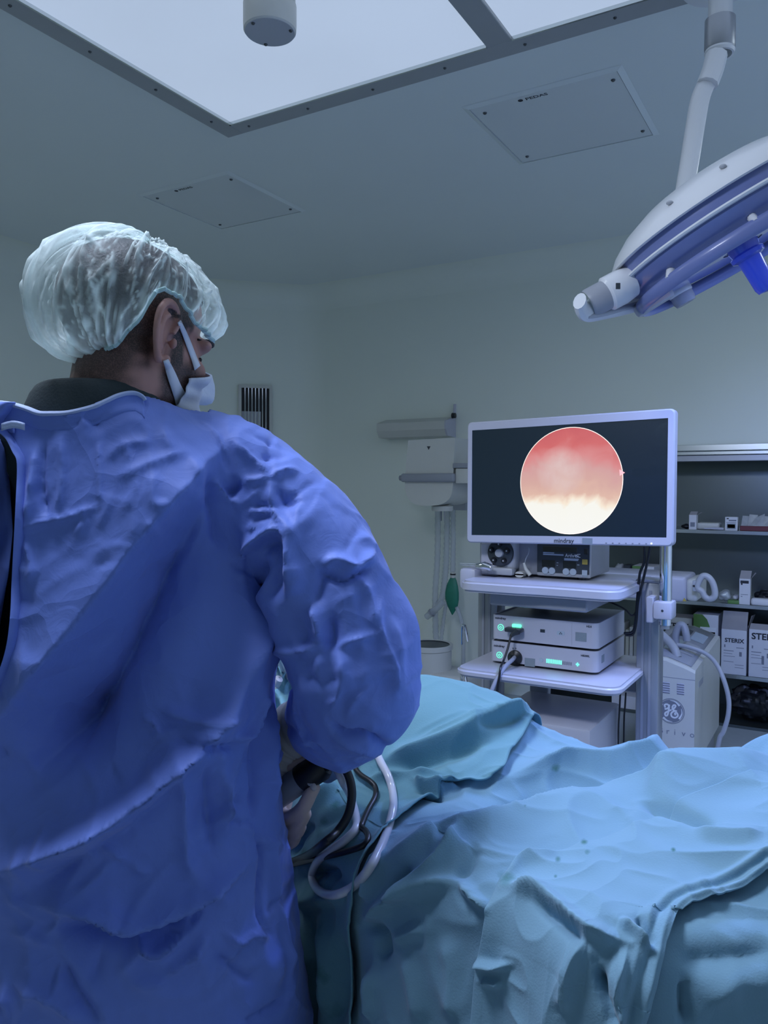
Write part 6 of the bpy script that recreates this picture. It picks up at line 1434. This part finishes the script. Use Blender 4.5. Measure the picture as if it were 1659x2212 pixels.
for p_ in ps:
    row = []
    for u in zs_:
        a = math.radians(p_); ztop = .0 - .034 * (abs(p_) / 66) ** 1.5; zbot = -.112 + .022 * (abs(p_) / 66) ** 2
        row.append(skin_out(a, zbot + (ztop - zbot) * u, .0055 + .004 * math.sin(math.pi * u) + .007 * math.exp(-(p_ / 24) ** 2) + .0012 * math.sin(u * 22)))
    mk.append(row)
mk = np.array(mk)
for _ in range(1): mk[1:-1, 1:-1] = .5 * mk[1:-1, 1:-1] + .125 * (mk[:-2, 1:-1] + mk[2:, 1:-1] + mk[1:-1, :-2] + mk[1:-1, 2:])
mask = put('face_mask', sheet(hd(np.array(mk))), MASK, person, angle=0, solid=.001, label='white ear loop face mask')
def ribbon(nm, left, right, Dfall):
    L1, R1 = crom(np.array(left, float), 5), crom(np.array(right, float), 5); rows = []; last = Dfall
    for a, b in zip(L1, R1):
        row = []
        for u in (0, .5, 1):
            q = a + (b - a) * u; p_ = on_skin(*q)
            if p_ is not None: last = min((p_ - EYE) @ _f, last + .012)
            row.append(at(*q, last - .001))
        rows.append(row)
    return put(nm, sheet(np.array(rows)), MASK, mask, angle=0, solid=.001)
ribbon('ear_loop', [(384, 697), (396, 727), (412, 770), (421, 800)], [(391, 692), (407, 725), (423, 765), (433, 790)], 1.0)
ribbon('ear_loop', [(353, 780), (361, 810), (374, 850), (383, 884)], [(364, 776), (379, 805), (394, 838), (410, 862)], 1.0)
# eyebrow and lashes seen past the cheek
put('eyebrow', tube(hd(crom([skin_out(math.radians(q), z, .001) for q, z in ((16, .024), (30, .030), (46, .027))], 4)), [.003] * 3 + [.005] * 4 + [.002] * 2, 8, flat=(1.2, .7)), HAIR, person)
put('eyelash', tube(hd(crom([skin_out(math.radians(q), z, .002) for q, z in ((22, .006), (32, .005), (42, .003))], 4)), .0016, 6), HAIR, person)

# ---- knitted cuff, glove
CUFF = mat('knit_cuff', (.62, .62, .64), .9, vary=.05, bump=.6, bscale=90)
cpth = crom([FA[2] - fa * .03, FA[2] + fa * .004, at(640, 1584, 1.19), at(616, 1628, 1.20), at(602, 1668, 1.205)], 10)
kk = np.arange(len(cpth)); rr2 = np.interp(kk, [0, 15, 25, len(cpth) - 1], [.044, .046, .046, .039]) + .0016 * np.sin(kk * 1.5)
put('knit_cuff', tube(cpth, rr2, 28), CUFF, gown, angle=0)
GLOVE = mat('latex_glove', (.78, .60, .52), .45, vary=.06, scale=30, spec=.4)
g = G()
def chain(pts, r): g.add(*tube(crom([at(*p) for p in pts], 4), np.interp(np.linspace(0, 1, 4 * (len(pts) - 1) + 1), np.linspace(0, 1, len(r)), r), 12))
g.add(*ellipsoid(at(590, 1730, 1.21), (.030, .026, .046), 18, 12)); chain([(606, 1655, 1.2), (594, 1700, 1.208), (588, 1740, 1.21)], [.030, .032, .03])
for pts, r0 in (([(590, 1745, 1.195), (622, 1766, 1.165), (652, 1748, 1.142), (670, 1716, 1.136), (679, 1702, 1.138)], .0105), ([(590, 1770, 1.20), (620, 1790, 1.175), (646, 1778, 1.15), (660, 1758, 1.142)], .0105), ([(592, 1792, 1.205), (618, 1808, 1.185), (640, 1800, 1.165), (650, 1786, 1.155)], .010), ([(594, 1812, 1.21), (614, 1824, 1.195), (632, 1819, 1.18), (640, 1808, 1.172)], .009),
                ([(596, 1680, 1.20), (618, 1662, 1.175), (645, 1650, 1.158), (671, 1642, 1.15)], .0105)):
    chain(pts, [r0 * 1.15, r0 * 1.05, r0, r0 * .88])
    g.add(*ellipsoid(at(*pts[-1]), (r0 * .88,) * 3, 12, 8))
wV, wF, wN = remesh(g, .0024, 4, .5)
glove = put('glove', (wV, wF), GLOVE, person, angle=0)
for p_ in ((677, 1700, 1.128), (669, 1640, 1.141)):
    put('finger_tip', ellipsoid(at(*p_), (.0055, .003, .006), 10, 8), mat('tip_pale', (.72, .66, .62), .4), glove)

# ================================================================== scope in the hand
sc_ = thing('arthroscope_camera', 'grey arthroscope camera with black coupler held in the gloved hand', 'camera head', at(640, 1690, 1.17))
put('grip', tube([at(572, 1738, 1.185), at(640, 1690, 1.158), at(660, 1676, 1.152)], [.0195, .0195, .019], 24), GREYP, sc_)
put('coupler', tube([at(650, 1683, 1.15), at(663, 1674, 1.148), at(695, 1655, 1.138), at(705, 1650, 1.136)], [.0195, .021, .020, .015], 24), BLACKP, sc_)
put('strain_relief', tube([at(703, 1651, 1.136), at(716, 1645, 1.13)], [.011, .008], 14), BLACKP, sc_)
put('focus_knob', lathe([(0, .003), (.005, .003), (.006, 0)], at(672, 1690, 1.130), -_f, 14), GREYP, sc_)
SLV = mat('camera_sleeve', (.10, .16, .34), .35, alpha=.85, vary=.3, scale=30)
put('sleeve', tube(crom([at(690, 1672, 1.15), at(712, 1668, 1.15), at(735, 1662, 1.15)], 3), [.010, .013, .015, .015, .013, .012, .009], 12), SLV, sc_)

# towel clamp on a slim stand behind the sleeve
st = thing('clamp_stand', 'small white clip just showing behind the sleeve', 'clip', (at(850, 1303, 1.8)[0], at(850, 1303, 1.8)[1], 0))
b0 = at(846, 1303, 1.8)
put('stand_rod', cyl((b0[0], b0[1], .03), (b0[0], b0[1], b0[2] - .01), .007, n=10), ALU, st)
put('stand_foot', lathe([(0, .03), (.03, .03), (.14, .012), (.15, 0)], (b0[0], b0[1], 0), Z1, 24), GREYP, st)
put('clip_body', tube([b0, at(858, 1302, 1.8), at(864, 1304, 1.8)], [.008, .010, .007], 12), WHITEP, st)
put('clip_pad', ellipsoid(at(855, 1302, 1.788), (.006, .006, .005), 10, 6), REDP, st)
for dy in (-1, 1): put('clip_jaw', tube([at(864, 1303 + dy * 3, 1.8), at(871, 1303 + dy * 4, 1.8), at(878, 1303 + dy * 3, 1.8)], [.004, .0032, .002], 8), DARKP, st)
